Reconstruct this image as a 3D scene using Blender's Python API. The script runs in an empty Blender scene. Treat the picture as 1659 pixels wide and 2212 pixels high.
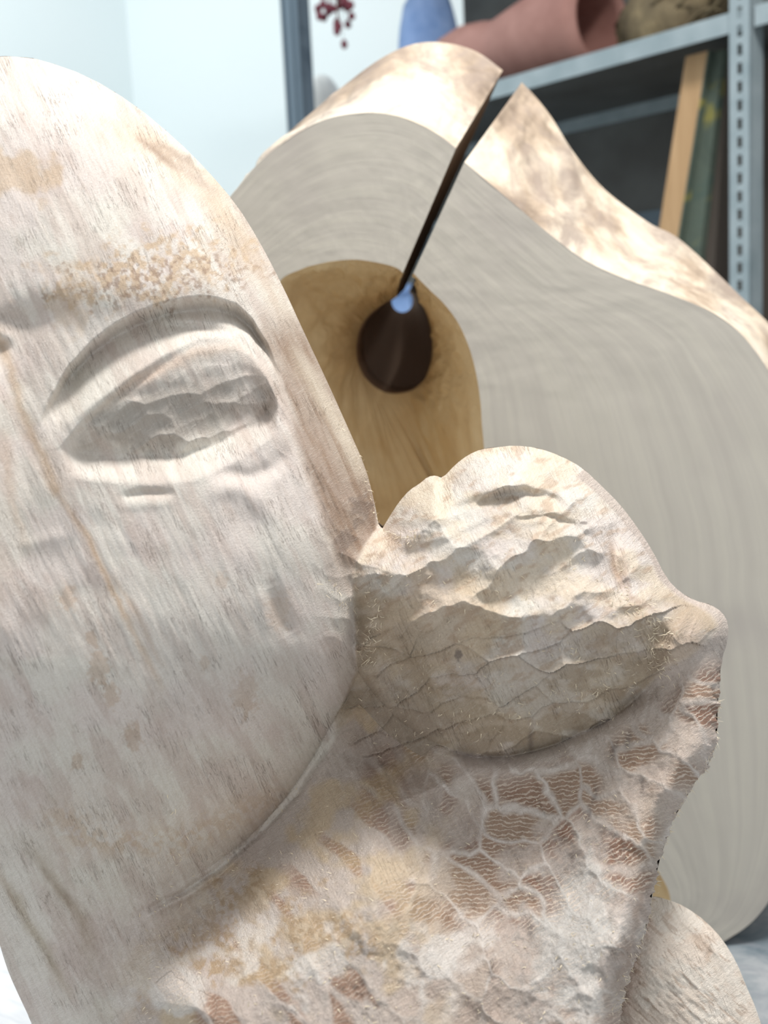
import bpy, math, random
import numpy as np
from mathutils import Vector, Matrix, Euler

# ------------------------------------------------------------------ camera, world, lights, exposure
W, H, F = 1659.0, 2212.0, 2372.0
scene = bpy.context.scene
COL = scene.collection
cam_d = bpy.data.cameras.new('camera'); cam = bpy.data.objects.new('camera', cam_d); COL.objects.link(cam)
cam.location = (0, 0, 1.15)
CR = Euler((math.radians(90 - 8.6), 0, 0)).to_matrix() @ Matrix.Rotation(math.radians(-2.8), 3, 'Z')
cam.rotation_euler = CR.to_euler()
cam_d.sensor_fit = 'VERTICAL'; cam_d.sensor_height = 36; cam_d.sensor_width = 27
cam_d.lens = F / H * 36
cam_d.clip_start = 0.01
cam_d.dof.use_dof = True; cam_d.dof.focus_distance = 0.475; cam_d.dof.aperture_fstop = 10.5
scene.camera = cam
vs = scene.view_settings
vs.view_transform = 'Standard'; vs.look = 'None'; vs.gamma = 1.0; vs.use_curve_mapping = False; vs.exposure = 0.0

wd = bpy.data.worlds.new('world'); scene.world = wd; wd.use_nodes = True
bg = wd.node_tree.nodes['Background']; bg.inputs[0].default_value = (0.93, 0.975, 1.0, 1); bg.inputs[1].default_value = 0.80

def area(name, loc, target, size, power, color):
    l = bpy.data.lights.new(name, 'AREA'); l.shape = 'RECTANGLE'; l.size = size[0]; l.size_y = size[1]
    l.energy = power; l.color = color
    o = bpy.data.objects.new(name, l); COL.objects.link(o); o.location = loc
    o.rotation_euler = (Vector(target) - Vector(loc)).to_track_quat('-Z', 'Y').to_euler()
    return o
area('ceiling_light', (0.44, 0.47, 2.60), (0.05, 0.55, 1.1), (0.46, 0.34), 33, (1.0, 0.965, 0.92))

area('wall_fill_light', (-0.9, 2.3, 2.85), (-0.9, 3.6, 1.4), (1.2, 0.3), 15, (0.94, 0.98, 1.0))  # added fill lamp, out of view, to brighten the walls

# ------------------------------------------------------------------ helpers
CRn = np.array(CR); CL = np.array(cam.location)
def unproj(px, py, D):
    px, py, D = np.broadcast_arrays(np.asarray(px, float), np.asarray(py, float), np.asarray(D, float))
    v = np.stack([(px - W/2)/F*D, (H/2 - py)/F*D, -D], -1)
    return v @ CRn.T + CL
TABLE = 0.705
rnd = random.Random(7)

def hsh(ix, iy, seed):
    h = (ix.astype(np.int64)*374761393 + iy.astype(np.int64)*668265263 + seed*1442695041) & 0xffffffff
    h = ((h ^ (h >> 13))*1274126177) & 0xffffffff
    h = h ^ (h >> 16)
    return (h & 0xffffff)/float(0xffffff)
def vn(x, y, seed=0):
    ix = np.floor(x); iy = np.floor(y); fx = x-ix; fy = y-iy
    fx = fx*fx*(3-2*fx); fy = fy*fy*(3-2*fy)
    a = hsh(ix, iy, seed); b = hsh(ix+1, iy, seed); c = hsh(ix, iy+1, seed); d = hsh(ix+1, iy+1, seed)
    return (a*(1-fx)+b*fx)*(1-fy)+(c*(1-fx)+d*fx)*fy
def fbm(x, y, seed=0, o=4):
    s = 0; a = 1; t = 0
    for k in range(o):
        s = s + a*vn(x*2**k+k*17.3, y*2**k-k*9.1, seed+k); t += a; a *= .5
    return s/t
def ss(t, a=0.0, b=1.0):
    t = np.clip((t-a)/(b-a), 0, 1); return t*t*(3-2*t)
def smax(a, b, k):
    h = np.clip(0.5+0.5*(a-b)/k, 0, 1); return b*(1-h)+a*h+k*h*(1-h)
def rot(x, y, deg):
    c, s = math.cos(math.radians(deg)), math.sin(math.radians(deg))
    return x*c+y*s, -x*s+y*c
def voro(x, y, seed=0, jit=0.8):
    """nearest jittered seed: returns dx, dy, F1, F2, id"""
    ix = np.floor(x); iy = np.floor(y)
    f1 = np.full(x.shape, 9.); f2 = np.full(x.shape, 9.); bx = np.zeros_like(x); by = np.zeros_like(x); bi = np.zeros_like(x)
    for j in (-1, 0, 1):
        for i in (-1, 0, 1):
            cx = ix+i; cy = iy+j
            sx = cx+.5+jit*(hsh(cx, cy, seed)-.5); sy = cy+.5+jit*(hsh(cx, cy, seed+91)-.5)
            dx = x-sx; dy = y-sy; d = np.hypot(dx, dy)
            m = d < f1
            f2 = np.where(m, f1, np.minimum(f2, d))
            bx = np.where(m, dx, bx); by = np.where(m, dy, by); bi = np.where(m, hsh(cx, cy, seed+5), bi)
            f1 = np.where(m, d, f1)
    return bx, by, f1, f2, bi
def seg_dist(x, y, pts):
    best = np.full(x.shape, 1e9); tt = np.zeros(x.shape); n = len(pts)-1
    for k in range(n):
        ax, ay = pts[k]; bx, by = pts[k+1]; dx, dy = bx-ax, by-ay
        t = np.clip(((x-ax)*dx+(y-ay)*dy)/(dx*dx+dy*dy+1e-9), 0, 1)
        d = np.hypot(x-ax-t*dx, y-ay-t*dy); m = d < best
        best = np.where(m, d, best); tt = np.where(m, (k+t)/n, tt)
    return best, tt
def stroke(x, y, pts, w, taper=True, rough=0.0):
    """0..1 weight of a soft brush line"""
    out = np.zeros(x.shape); P = np.array(pts, float); m = (x > P[:, 0].min()-3.2*w) & (x < P[:, 0].max()+3.2*w) & (y > P[:, 1].min()-3.2*w) & (y < P[:, 1].max()+3.2*w)
    if not m.any(): return out
    xx = x[m]; yy = y[m]
    if rough: 
        xx = xx + rough*(fbm(xx/(rough*3), yy/(rough*3), 3, 3)-.5)*2; yy = yy + rough*(fbm(xx/(rough*3)+9, yy/(rough*3), 4, 3)-.5)*2
    d, t = seg_dist(xx, yy, pts)
    g = np.exp(-(d/w)**2)
    if taper: g = g*np.sqrt(np.clip(4*t*(1-t)+.12, 0, 1))
    out[m] = g
    return out
def blot(x, y, cx, cy, rx, ry, ang=0, rough=0.35, seed=1, sc=30.):
    out = np.zeros(x.shape); R = max(rx, ry)*1.7
    m = (abs(x-cx) < R) & (abs(y-cy) < R)
    if not m.any(): return out
    xx, yy = rot(x[m]-cx, y[m]-cy, ang)
    r = np.hypot(xx/rx, yy/ry) + rough*2*(fbm(x[m]/sc, y[m]/sc, seed, 4)-.5)
    out[m] = 1-ss(r, .55, 1.1)
    return out
def inpoly(x, y, P):
    c = np.zeros(x.shape, bool); n = len(P)
    for i in range(n):
        x1, y1 = P[i]; x2, y2 = P[(i+1) % n]
        if y1 == y2: continue
        m = ((y1 > y) != (y2 > y)) & (x < (x2-x1)*(y-y1)/(y2-y1)+x1)
        c ^= m
    return c
def smooth_closed(P, n=1):
    P = np.array(P, float)
    for _ in range(n):
        Q = np.empty((len(P)*2, 2)); N = np.roll(P, -1, 0)
        Q[0::2] = P*.75+N*.25; Q[1::2] = P*.25+N*.75; P = Q
    return P
def radial(x, y, c, P):
    """fractional radius in a star-shaped outline"""
    P = np.array(P, float); th = np.arctan2(P[:, 1]-c[1], P[:, 0]-c[0]); r = np.hypot(P[:, 1]-c[1], P[:, 0]-c[0])
    g = np.linspace(-np.pi, np.pi, 721); o = np.argsort(th); R = np.interp(g, th[o], r[o], period=2*np.pi)
    ker = np.hanning(19); ker /= ker.sum(); R = np.convolve(np.concatenate([R[-20:], R, R[:20]]), ker, 'same')[20:-20]
    a = np.arctan2(y-c[1], x-c[0])
    return np.hypot(x-c[0], y-c[1])/np.interp(a, g, R)

def mesh_np(name, V, Fq, mats, parent=None, cols=None, attrs=None, uv=None, normals=None, smooth=True, midx=None):
    me = bpy.data.meshes.new(name)
    V = np.asarray(V, np.float32); Fq = np.asarray(Fq, np.int32); k = Fq.shape[1]
    me.vertices.add(len(V)); me.vertices.foreach_set('co', V.ravel())
    me.loops.add(Fq.size); me.loops.foreach_set('vertex_index', Fq.ravel())
    me.polygons.add(len(Fq)); me.polygons.foreach_set('loop_start', np.arange(0, Fq.size, k, dtype=np.int32))
    if midx is not None: me.polygons.foreach_set('material_index', np.asarray(midx, np.int32))
    me.polygons.foreach_set('use_smooth', np.full(len(Fq), smooth))
    if cols is not None:
        a = me.color_attributes.new('Col', 'FLOAT_COLOR', 'POINT'); c4 = np.ones((len(V), 4), np.float32); c4[:, :3] = cols; a.data.foreach_set('color', c4.ravel())
    for kx, val in (attrs or {}).items():
        a = me.attributes.new(kx, 'FLOAT', 'POINT'); a.data.foreach_set('value', np.asarray(val, np.float32))
    if uv is not None:
        a = me.attributes.new('gv', 'FLOAT_VECTOR', 'POINT'); a.data.foreach_set('vector', np.asarray(uv, np.float32).ravel())
    me.update(calc_edges=True); me.validate()
    if normals is not None: me.normals_split_custom_set_from_vertices([tuple(n) for n in normals.tolist()])
    for m in (mats if isinstance(mats, (list, tuple)) else [mats]): me.materials.append(m)
    o = bpy.data.objects.new(name, me); COL.objects.link(o)
    if parent: o.parent = parent
    return o
def py_mesh(name, V, Fc, mat, parent=None, smooth=False):
    me = bpy.data.meshes.new(name); me.from_pydata([tuple(map(float, v)) for v in V], [], Fc); me.update()
    for p in me.polygons: p.use_smooth = smooth
    me.materials.append(mat); o = bpy.data.objects.new(name, me); COL.objects.link(o)
    if parent: o.parent = parent
    return o
def tag(o, label=None, cat=None, group=None, kind=None):
    if label: o['label'] = label
    if cat: o['category'] = cat
    if group: o['group'] = group
    if kind: o['kind'] = kind
    return o
def empty(name, loc=(0, 0, 0)):
    o = bpy.data.objects.new(name, None); COL.objects.link(o); o.location = loc; o.empty_display_size = .05
    return o
def reparent(ch, par):
    ch.parent = par; ch.matrix_parent_inverse = Matrix.Translation(-Vector(par.location))

# node material helper
class NT:
    def __init__(s, name):
        s.m = bpy.data.materials.new(name); s.m.use_nodes = True; s.t = s.m.node_tree; s.b = s.t.nodes['Principled BSDF']
        s.b.inputs['Roughness'].default_value = .8; s.b.inputs['Specular IOR Level'].default_value = .25
    def n(s, typ, ins=None, **kw):
        nd = s.t.nodes.new(typ)
        for k, v in kw.items(): setattr(nd, k, v)
        for k, v in (ins or {}).items():
            if hasattr(v, 'is_linked') or isinstance(v, bpy.types.NodeSocket): s.t.links.new(v, nd.inputs[k])
            else: nd.inputs[k].default_value = v
        return nd
    def attr(s, name, out='Fac'):
        return s.n('ShaderNodeAttribute', attribute_name=name).outputs[out]
    def math(s, op, a, b=0.0, c=None):
        d = {0: a, 1: b}
        if c is not None: d[2] = c
        return s.n('ShaderNodeMath', d, operation=op).outputs[0]
    def mix(s, fac, a, b, blend='MIX'):
        nd = s.n('ShaderNodeMix', data_type='RGBA', blend_type=blend)
        for k, v in ((0, fac), (6, a), (7, b)):
            if isinstance(v, bpy.types.NodeSocket): s.t.links.new(v, nd.inputs[k])
            else: nd.inputs[k].default_value = v
        return nd.outputs[2]
    def noise(s, vec, scale, detail=4, rough=.6, dist=0):
        return s.n('ShaderNodeTexNoise', {'Vector': vec, 'Scale': scale, 'Detail': detail, 'Roughness': rough, 'Distortion': dist})
    def mapping(s, vec, sc=(1, 1, 1), rz=0):
        
        if rz: vec = s.n('ShaderNodeMapping', {'Vector': vec, 'Rotation': (0, 0, rz)}).outputs[0]
        return s.n('ShaderNodeMapping', {'Vector': vec, 'Scale': sc}).outputs[0]
    def ramp(s, fac, stops):
        nd = s.n('ShaderNodeValToRGB', {0: fac}); e = nd.color_ramp.elements
        while len(e) > 1: e.remove(e[-1])
        e[0].position = stops[0][0]; e[0].color = (*stops[0][1], 1)
        for p, c in stops[1:]:
            q = e.new(p); q.color = (*c, 1)
        return nd.outputs[0]
    def bump(s, h, strength=.4, dist=.001, normal=None):
        d = {'Height': h, 'Strength': strength, 'Distance': dist}
        if normal is not None: d['Normal'] = normal
        return s.n('ShaderNodeBump', d).outputs[0]
    def out(s, color=None, normal=None, rough=None):
        if color is not None:
            if isinstance(color, bpy.types.NodeSocket): s.t.links.new(color, s.b.inputs['Base Color'])
            else: s.b.inputs['Base Color'].default_value = (*color, 1)
        if normal is not None: s.t.links.new(normal, s.b.inputs['Normal'])
        if rough is not None: s.b.inputs['Roughness'].default_value = rough
        return s.m

def srgb(r, g, b):
    f = lambda c: (c/255/12.92) if c/255 <= .04045 else ((c/255+.055)/1.055)**2.4
    return np.array([f(r), f(g), f(b)])

# carved wood: colour from the mesh's own colour layer, fine grain, wavy end-grain figure and fuzz
def wood_material(name, grain_deg=24, bumpk=1.0):
    t = NT(name)
    gv = t.attr('gv', 'Vector'); col = t.attr('Col', 'Color'); wavy = t.attr('wavy'); ph = t.attr('phase'); fz = t.attr('fuzz')
    g = t.mapping(gv, (9.0, 1.1, 1), math.radians(grain_deg))
    n1 = t.noise(g, 1.6, 6, .65).outputs[0]
    n2 = t.noise(gv, 9, 5, .7).outputs[0]
    n3 = t.noise(t.mapping(gv, (1, .28, 1), math.radians(-50)), 15, 4, .75, 1.2).outputs[0]
    # grain tint
    gt = t.n('ShaderNodeMapRange', {0: n1, 1: .45, 2: .75, 3: 0.0, 4: .26}).outputs[0]
    c = t.mix(gt, col, (.50, .40, .31, 1), 'MULTIPLY')
    c = t.mix(t.n('ShaderNodeMapRange', {0: n3, 1: .55, 2: .78, 3: 0.0, 4: .30}).outputs[0], c, (.86, .82, .76, 1))
    c = t.mix(t.n('ShaderNodeMapRange', {0: n2, 1: .60, 2: .78, 3: 0.0, 4: .22}).outputs[0], c, (.30, .23, .18, 1))
    # wavy figure
    nz = t.noise(gv, 4.5, 3, .55).outputs[0]
    s1 = t.math('SINE', t.math('MULTIPLY', t.math('ADD', ph, t.math('MULTIPLY', nz, 2.6)), 6.2832))
    s2 = t.math('MULTIPLY', t.n('ShaderNodeMapRange', {0: s1, 1: .25, 2: 1.0, 3: 0.0, 4: 1.0}).outputs[0], wavy)
    c = t.mix(t.math('MULTIPLY', s2, .75), c, (.80, .68, .57, 1))
    # thin dark fibre checks along the grain
    gl = t.noise(t.mapping(gv, (6.5, .55, 1), math.radians(grain_deg)), 1.5, 5, .62, .4).outputs[0]
    ck = t.n('ShaderNodeMapRange', {0: t.math('ABSOLUTE', t.math('SUBTRACT', gl, .5)), 1: 0.0, 2: .012, 3: 1.0, 4: 0.0}).outputs[0]
    ck = t.math('MULTIPLY', ck, t.n('ShaderNodeMapRange', {0: t.noise(gv, 1.1, 3, .6).outputs[0], 1: .48, 2: .62, 3: 0.0, 4: 1.0}).outputs[0])
    c = t.mix(t.math('MULTIPLY', ck, .38), c, (.26, .18, .12, 1))
    hh = t.math('ADD', t.math('MULTIPLY', n1, .28), t.math('MULTIPLY', n3, t.math('MULTIPLY_ADD', fz, 1.6, .10)))
    hh = t.math('ADD', hh, t.math('MULTIPLY', n2, t.math('MULTIPLY_ADD', fz, .9, .25)))
    n4 = t.noise(gv, 26, 3, .8, .8).outputs[0]
    hh = t.math('ADD', hh, t.math('MULTIPLY', n4, t.math('MULTIPLY_ADD', fz, 1.0, .30)))
    c = t.mix(t.n('ShaderNodeMapRange', {0: n4, 1: .62, 2: .74, 3: 0.0, 4: .35}).outputs[0], c, (.84, .80, .74, 1))
    c = t.mix(t.n('ShaderNodeMapRange', {0: n4, 1: .40, 2: .28, 3: 0.0, 4: .30}).outputs[0], c, (.34, .27, .21, 1))
    hh = t.math('ADD', hh, t.math('MULTIPLY', s2, .35)); hh = t.math('SUBTRACT', hh, t.math('MULTIPLY', ck, .35))
    return t.out(c, t.bump(hh, .75*bumpk, .0011), .85)
M_WOOD = wood_material('carved_wood')

# ------------------------------------------------------------------ the carved wooden figures (front)
HEAD_OUT = [(-640,1000),(-610,700),(-500,420),(-330,220),(-150,140),(0,121),(90,129),(190,164),(290,225),(380,300),(450,370),(510,440),(560,520),(612,620),(660,725),(705,820),(750,920),(790,1010),(812,1090),(826,1160),
            (814,1250),(805,1355),(780,1450),(712,1565),(632,1700),(545,1800),(440,1880),(320,1935),(180,1965),(40,1955),(-130,1900),(-330,1760),(-500,1500),(-600,1260)]
OUTLINE = [(-640,1000),(-610,700),(-500,420),(-330,220),(-150,140),(0,121),(45,123),(90,129),(190,164),(290,225),(380,300),(450,370),(510,440),(560,520),(612,620),(660,725),(705,820),(750,920),(790,1010),(808,1080),(821,1150),
           (840,1118),(862,1084),(885,1058),(905,1046),(925,1029),(943,1027),(955,1034),(985,1002),(1012,982),(1040,970),(1075,966),(1110,962),(1160,967),(1210,984),(1258,1010),(1300,1050),(1340,1090),(1372,1132),(1408,1186),(1440,1250),(1470,1280),(1500,1297),(1535,1306),(1560,1322),(1574,1347),(1572,1385),(1560,1420),(1552,1500),(1550,1600),(1533,1650),(1515,1672),(1495,1700),(1475,1740),(1450,1775),(1440,1815),(1428,1850),(1415,1905),(1405,1960),(1398,2000),(1385,2050),(1368,2090),(1355,2130),(1345,2170),(1338,2220),(1330,2300),(1335,2460),(1360,3500),
           (30,3500),(70,2460),(92,2320),(72,2216),(45,2160),(20,2105),(8,2070),(-2,2035),(-40,1960),(-100,1890),(-200,1810),(-360,1680),(-500,1500),(-600,1260)]
SMALL_OUT = [(725,1230),(770,1170),(821,1140),(862,1084),(930,1026),(1040,968),(1110,960),(1210,982),(1300,1048),(1372,1130),(1440,1250),(1500,1295),(1560,1320),(1590,1350),(1555,1400),(1470,1450),(1400,1505),(1250,1590),(1080,1640),(930,1600),(830,1520),(775,1450),(750,1350)]
CREASE = [(826,1452),(760,1530),(690,1640),(640,1715),(560,1800),(480,1870),(400,1925),(325,1962),(270,1992),(215,2060),(190,2140),(190,3500)]
JAWLINE = [(800,1450),(860,1500),(930,1570),(1010,1630),(1090,1632),(1200,1602),(1300,1555),(1400,1495),(1460,1450),(1520,1390)]

yB = ([60,95,150,200,250,300,350,400,430,470,510,545,580,620,680], [960,880,790,738,700,675,657,646,642,645,658,690,745,830,950])
yL = ([100,130,180,250,300,350,400,450,500,540,575,600,660], [975,962,905,850,815,790,768,757,752,768,812,868,960])
yG = ([100,130,200,260,330,400,450,500,550,600,660], [975,970,983,988,991,987,970,946,916,882,960])

def eye_parts(x, y):
    B = np.interp(x, *yB); L = np.interp(x, *yL); G = np.interp(x, *yG)
    return B, L, G
def eye_relief(x, y):
    m = (x > 40) & (x < 690) & (y > 560) & (y < 1120); o = np.zeros(x.shape)
    xx = x[m]; yy = y[m]
    yy = yy + 5*(fbm(xx/40, yy/40, 5, 3)-.5)
    B, L, G = eye_parts(xx, yy)
    f1 = ss(np.clip(L-B, 0, 200)/70)*ss(xx, 75, 170)*(1-ss(xx, 540, 625)); f2 = ss((G-L)/85)
    t1 = np.clip((yy-B)/np.maximum(L-B, 1), 0, 1); t2 = np.clip((yy-L)/np.maximum(G-L, 1), 0, 1)
    a = -78*ss((yy-B), -6, 30)*(1-ss(t1, 0, 1.0))*f1
    b = -62*f2*np.where(yy > L, np.clip(.9*t2**1.15+.1*t2, 0, 1), 0)*(1-ss(yy-G, -10, 60))
    # rough knife facets on the eyeball
    rx, ry = rot(xx, yy, -25); bx, by, f_1, f_2, bi = voro(rx/70, ry/34, 31)
    b = b + (chips(xx, yy, -18, 74, 36, 31, 15, 4, 6)[0])*f2*np.where(yy > L, 1, 0)*(1-ss(yy-G, -8, 6))*ss(t2, .1, .3)
    o[m] = a + b
    o += 9*stroke(x, y, [(150,912),(210,862),(280,812),(350,765),(430,728),(520,722),(570,770)], 11)
    o += -7*stroke(x, y, [(160,945),(230,878),(300,822),(380,772)], 10)
    o += 9*stroke(x, y, [(360,690),(440,692),(510,702)], 9) - 9*stroke(x, y, [(355,706),(420,708),(505,722),(575,790)], 8)
    o += 3*stroke(x, y, [(130,985),(250,1006),(400,1008),(500,975),(600,905)], 16)
    o += -9*stroke(x, y, [(268,1072),(310,1064),(368,1066)], 9) + 3*stroke(x, y, [(262,1096),(310,1090),(372,1086)], 12)
    return o

def chips(x, y, ang, sx, sy, seed, a, b, c, warp=14, top=1.0, k=1.2):
    """overlapping gouge cuts: the lowest of many tilted bowls, so the cuts meet in ridges"""
    wx = x + warp*2*(fbm(x/90, y/90, seed+40, 4)-.5); wy = y + warp*2*(fbm(x/90+5, y/90, seed+41, 4)-.5)
    rx, ry = rot(wx, wy, ang); rx = rx/sx; ry = ry/sy
    ix = np.floor(rx); iy = np.floor(ry); m1 = np.full(x.shape, 1e9); m2 = np.full(x.shape, 1e9); bid = np.zeros_like(x); bx = np.zeros_like(x); by = np.zeros_like(x)
    for j in (-2, -1, 0, 1, 2):
        for i in (-2, -1, 0, 1, 2) if abs(j) < 2 else (-1, 0, 1):
            cx = ix+i; cy = iy+j
            q1 = hsh(cx, cy, seed); q2 = hsh(cx, cy, seed+91); q3 = hsh(cx, cy, seed+5)
            dx = rx-(cx+.5+.85*(q1-.5)); dy = ry-(cy+.5+.85*(q2-.5)); dxr = dx+(q3-.5)*.5*dy
            hgt = a*(dxr*dxr + np.where(dy < 0, top*dy*dy, dy*dy)) + b*dy*(.4+q2) + c*(q3-.5)
            m = hgt < m1
            m2 = np.where(m, m1, np.minimum(m2, hgt)); bid = np.where(m, q3, bid); bx = np.where(m, dx, bx); by = np.where(m, dy, by)
            m1 = np.where(m, hgt, m1)
    hh = np.clip(.5-.5*(m2-m1)/k, 0, .5); out = m1 - k*hh*hh*1.0
    return out - .25*a, np.clip((m2-m1)/(a*.9), 0, 1), bid, bx, by

def field(x, y, d):
    """front depth (px units) plus region id and surface info"""
    # large head
    rho = np.clip(radial(x, y, (40, 1240), HEAD_OUT), 0, 1.6)
    r1 = np.clip(rho, 0, 1); jaw = ss(y, 1380, 1680)
    hd = 120 + 430*((1-jaw)*np.sqrt(np.clip(1-r1**2.3, 0, 1)) + jaw*(1-r1**2.2)**.66) - 200*np.clip(rho-1, 0, 1)
    hd = hd + 60*np.exp(-((x+70)/75)**2)*ss(y, 700, 900)*(1-ss(y, 1350, 1500))     # nose ridge, left of the frame
    hd = hd - 26*ss(y, 600, 720)*(1-ss(y, 900, 1500))*ss(x, -20, 60)*(1-ss(x, 500, 640))
    # neck below the jaw
    ax = 90 + (y-1850)*.06
    nk = 136 + 146*np.exp(-(np.maximum(x-ax, 0)/330)**2) - .75*np.maximum(ax-x, 0)
    hd2 = smax(hd, nk - 420*(1-ss(y, 1500, 1900)), 90)
    # small head
    rs = np.clip(radial(x, y, (1090, 1320), SMALL_OUT), 0, 1.8)
    sm = 190 + 250*np.clip(1-np.clip(rs, 0, 1)**2.2, 0, 1)**.62 - 240*np.clip(rs-1, 0, 1)
    sm = sm + 20*np.exp(-(((x-1380)/60)**2+((y-1250)/90)**2))
    # torso
    dc, _ = seg_dist(x, y, CREASE)
    side = ((x-320)*(1452-1962)-(y-1962)*(826-320)) < 0         # right/below of the crease line
    side = np.where((x > 300) & (x < 826), y > np.interp(x, [p[0] for p in CREASE[::-1][2:]], [p[1] for p in CREASE[::-1][2:]]), side)
    side = side & (x > 185)
    side = np.where(y > 1992, x > np.interp(y, [1992,2060,2140,3500], [270,215,190,190]), side)
    sd = np.where(side, dc, -dc)
    jl = np.interp(x, [p[0] for p in JAWLINE], [p[1] for p in JAWLINE])
    down = np.clip((y-jl)/420, -1, 2.2)
    to = 132 + 66*ss(sd/210) + 62*ss(sd/320) + (235*ss(down, -.05, 1.25) + 150*np.clip(down-.8, 0, 1.4))*ss(sd, -20, 300) + 14*np.sin(x/130+1.2)*ss(down, .2, 1)
    to = to - .10*np.clip(x-1250, 0, 400)*ss(down, .1, 1)
    to = np.where(sd < 0, 132-1.2*dc, to) - 55*stroke(x, y, [(860,1520),(850,1620),(890,1720)], 90)*2.3
    # right wedge below the nose of the small head
    wedge = 255 + .36*(y-1450) - .28*np.clip(1500-x, 0, 600)
    to = smax(to, np.where((x > 1000) & (sd > 0), wedge, 0), 40)
    to = to - 40*stroke(x, y, JAWLINE[2:8], 22) 
    A = smax(hd2, sm, 44); h = smax(A, to, 14 + 70*(1-ss(x, 860, 1040))*ss(x, 780, 850) + 50*ss(x, 1380, 1480) + 130*ss(y, 1890, 2060))
    reg = np.where((to > hd2) & (to > sm), 2, np.where(sm > hd2, 1, 0))
    reg = np.where((reg == 1) & (rs > 1.12) & (y > jl), 2, reg)
    reg = np.where((reg == 0) & (x > 835), 2, reg)
    wS = ss(sm-np.maximum(hd2, to), -22, 22); wT = ss(to-np.maximum(hd2, sm), -22, 22)
    return h, reg, rho, rs, (sd, wS, wT), jl

def relief(x, y, h, reg, rho, rs, sdw, jl):
    sd, wS, wT = sdw; wH = np.clip(1-wS-wT, 0, 1)
    r = np.zeros(x.shape); n = len(x)
    r += eye_relief(x, y)*(1-ss(rho, .93, 1.0))
    r += 14*(fbm(x/150, y/150, 11, 3)-.5)
    # head incidents
    r += -16*stroke(x, y, [(-10,1885),(30,1935),(62,1990),(100,2052),(130,2100)], 9) - 10*stroke(x, y, [(60,1830),(110,1890),(165,1965)], 10)
    r += -14*stroke(x, y, [(-60,690),(10,696),(70,690),(130,672)], 26) - 30*stroke(x, y, [(-40,720),(4,750),(-20,790)], 18)
    r += -12*stroke(x, y, [(585,1270),(605,1330),(628,1370)], 17) + 5*stroke(x, y, [(560,1280),(580,1360)], 12)
    r += 3*stroke(x, y, [(40,1180),(100,1165),(150,1155)], 16) 
    r += 8*stroke(x, y, [(455,1065),(510,1050),(560,1080),(600,1130)], 22) - 12*stroke(x, y, [(470,1020),(540,1030),(590,1010),(612,980)], 18)
    r += -14*stroke(x, y, [(230,1858),(300,1832),(380,1836)], 14) - 10*stroke(x, y, [(270,1610),(295,1578)], 14)
    r += -10*stroke(x, y, [(700,1620),(640,1715),(560,1800),(480,1870),(400,1925),(325,1962),(290,1975)], 7, rough=4) + 8*stroke(x, y, [(560,1812),(480,1884),(400,1938),(325,1972)], 8, rough=4)
    edge = stroke(x, y, [(560,690),(600,800),(640,930),(690,1080),(715,1180)], 30)
    r += 8*edge
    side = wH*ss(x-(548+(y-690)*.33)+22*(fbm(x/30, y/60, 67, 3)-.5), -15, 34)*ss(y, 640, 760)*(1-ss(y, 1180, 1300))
    rx, ry = rot(x, y, -24); c0 = fbm(rx/16, ry/170, 61, 3)-.5
    r += side*(-16 + 26*c0)
    hm = wH
    rx, ry = rot(x, y, -26)
    r += hm*(3.2*(fbm(rx/14, ry/120, 62, 3)-.5))
    r += hm*ss(y, 1350, 1700)*3.0*(fbm(x/9, y/9, 63, 2)-.5)
    # chips: junction of the two heads
    J = np.exp(-(((x-800)/75)**2 + ((y-1250)/170)**2)); J = np.maximum(J, np.exp(-(((x-790)/55)**2+((y-1130)/110)**2)))*(rho > .0)
    c1, b1, i1, _, _ = chips(x, y, 20, 60, 42, 71, 40, 10, 20)
    r += J*c1*.9
    # small head: long shallow gouge cuts, rows of scallops along the jaw
    sm = wS
    c2, b2, i2, _, by2 = chips(x, y, -24, 150, 70, 72, 52, 10, 22, 30, 1.6)
    c3, b3, i3, _, by3 = chips(x, y, -16, 100, 60, 73, 50, 20, 14, 18, 1.4, 3.2)
    c3 = c3 + 16*ss(abs(by3)*0+1)*by3*(.5+i3)
    low = ss(y-(1330+(x-1000)*-.12), 0, 60)
    r += sm*(c2*(1-low) + c3*low)
    r += sm*5*(fbm(x/22, y/16, 64, 4)-.5)
    r += -24*stroke(x, y, [(985,1105),(1050,1078),(1120,1066),(1180,1070),(1225,1100)], 15) + 20*stroke(x, y, [(900,1130),(960,1090),(1050,1055),(1130,1044),(1210,1066),(1262,1110)], 14)
    r += -15*stroke(x, y, [(1120,1120),(1180,1112),(1240,1135),(1280,1165)], 9) + 10*stroke(x, y, [(870,1180),(960,1160),(1080,1105)], 11)
    r += -30*stroke(x, y, [(1322,1150),(1330,1215),(1342,1275)], 13) + 20*stroke(x, y, [(1290,1080),(1350,1150),(1385,1220),(1430,1280)], 18)
    r += 16*stroke(x, y, [(830,1150),(880,1165),(930,1140)], 12, rough=5)
    # nose ridge and its cut facet
    r += 16*stroke(x, y, [(1385,1500),(1440,1430),(1470,1350),(1500,1302)], 14) - 10*stroke(x, y, [(1420,1300),(1425,1370),(1400,1440)], 24)
    # jaw underside
    under = ss(y-(jl-170), 0, 110)*(1-ss(y-jl, -10, 30))*ss(x, 800, 880)*(1-ss(x, 1380, 1470))
    r += under*-20
    # torso: gouge facets
    T = wT*ss(sd, 4, 60 + 120*ss(y, 1890, 2010))
    c4, b4, i4, bx4, by4 = chips(x, y, 46, 120, 74, 81, 34, -6, 14, 40)
    T1 = T*(1-ss(y, 1880, 2060)*.45)*ss(x, 560, 900)
    r += T1*c4*.85*(0.35+.65*ss(y-jl, 20, 120))
    # long flutes lower left of the torso
    c5, b5, i5, _, _ = chips(x, y, 48, 190, 60, 82, 24, 0, 8, 22)
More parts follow.
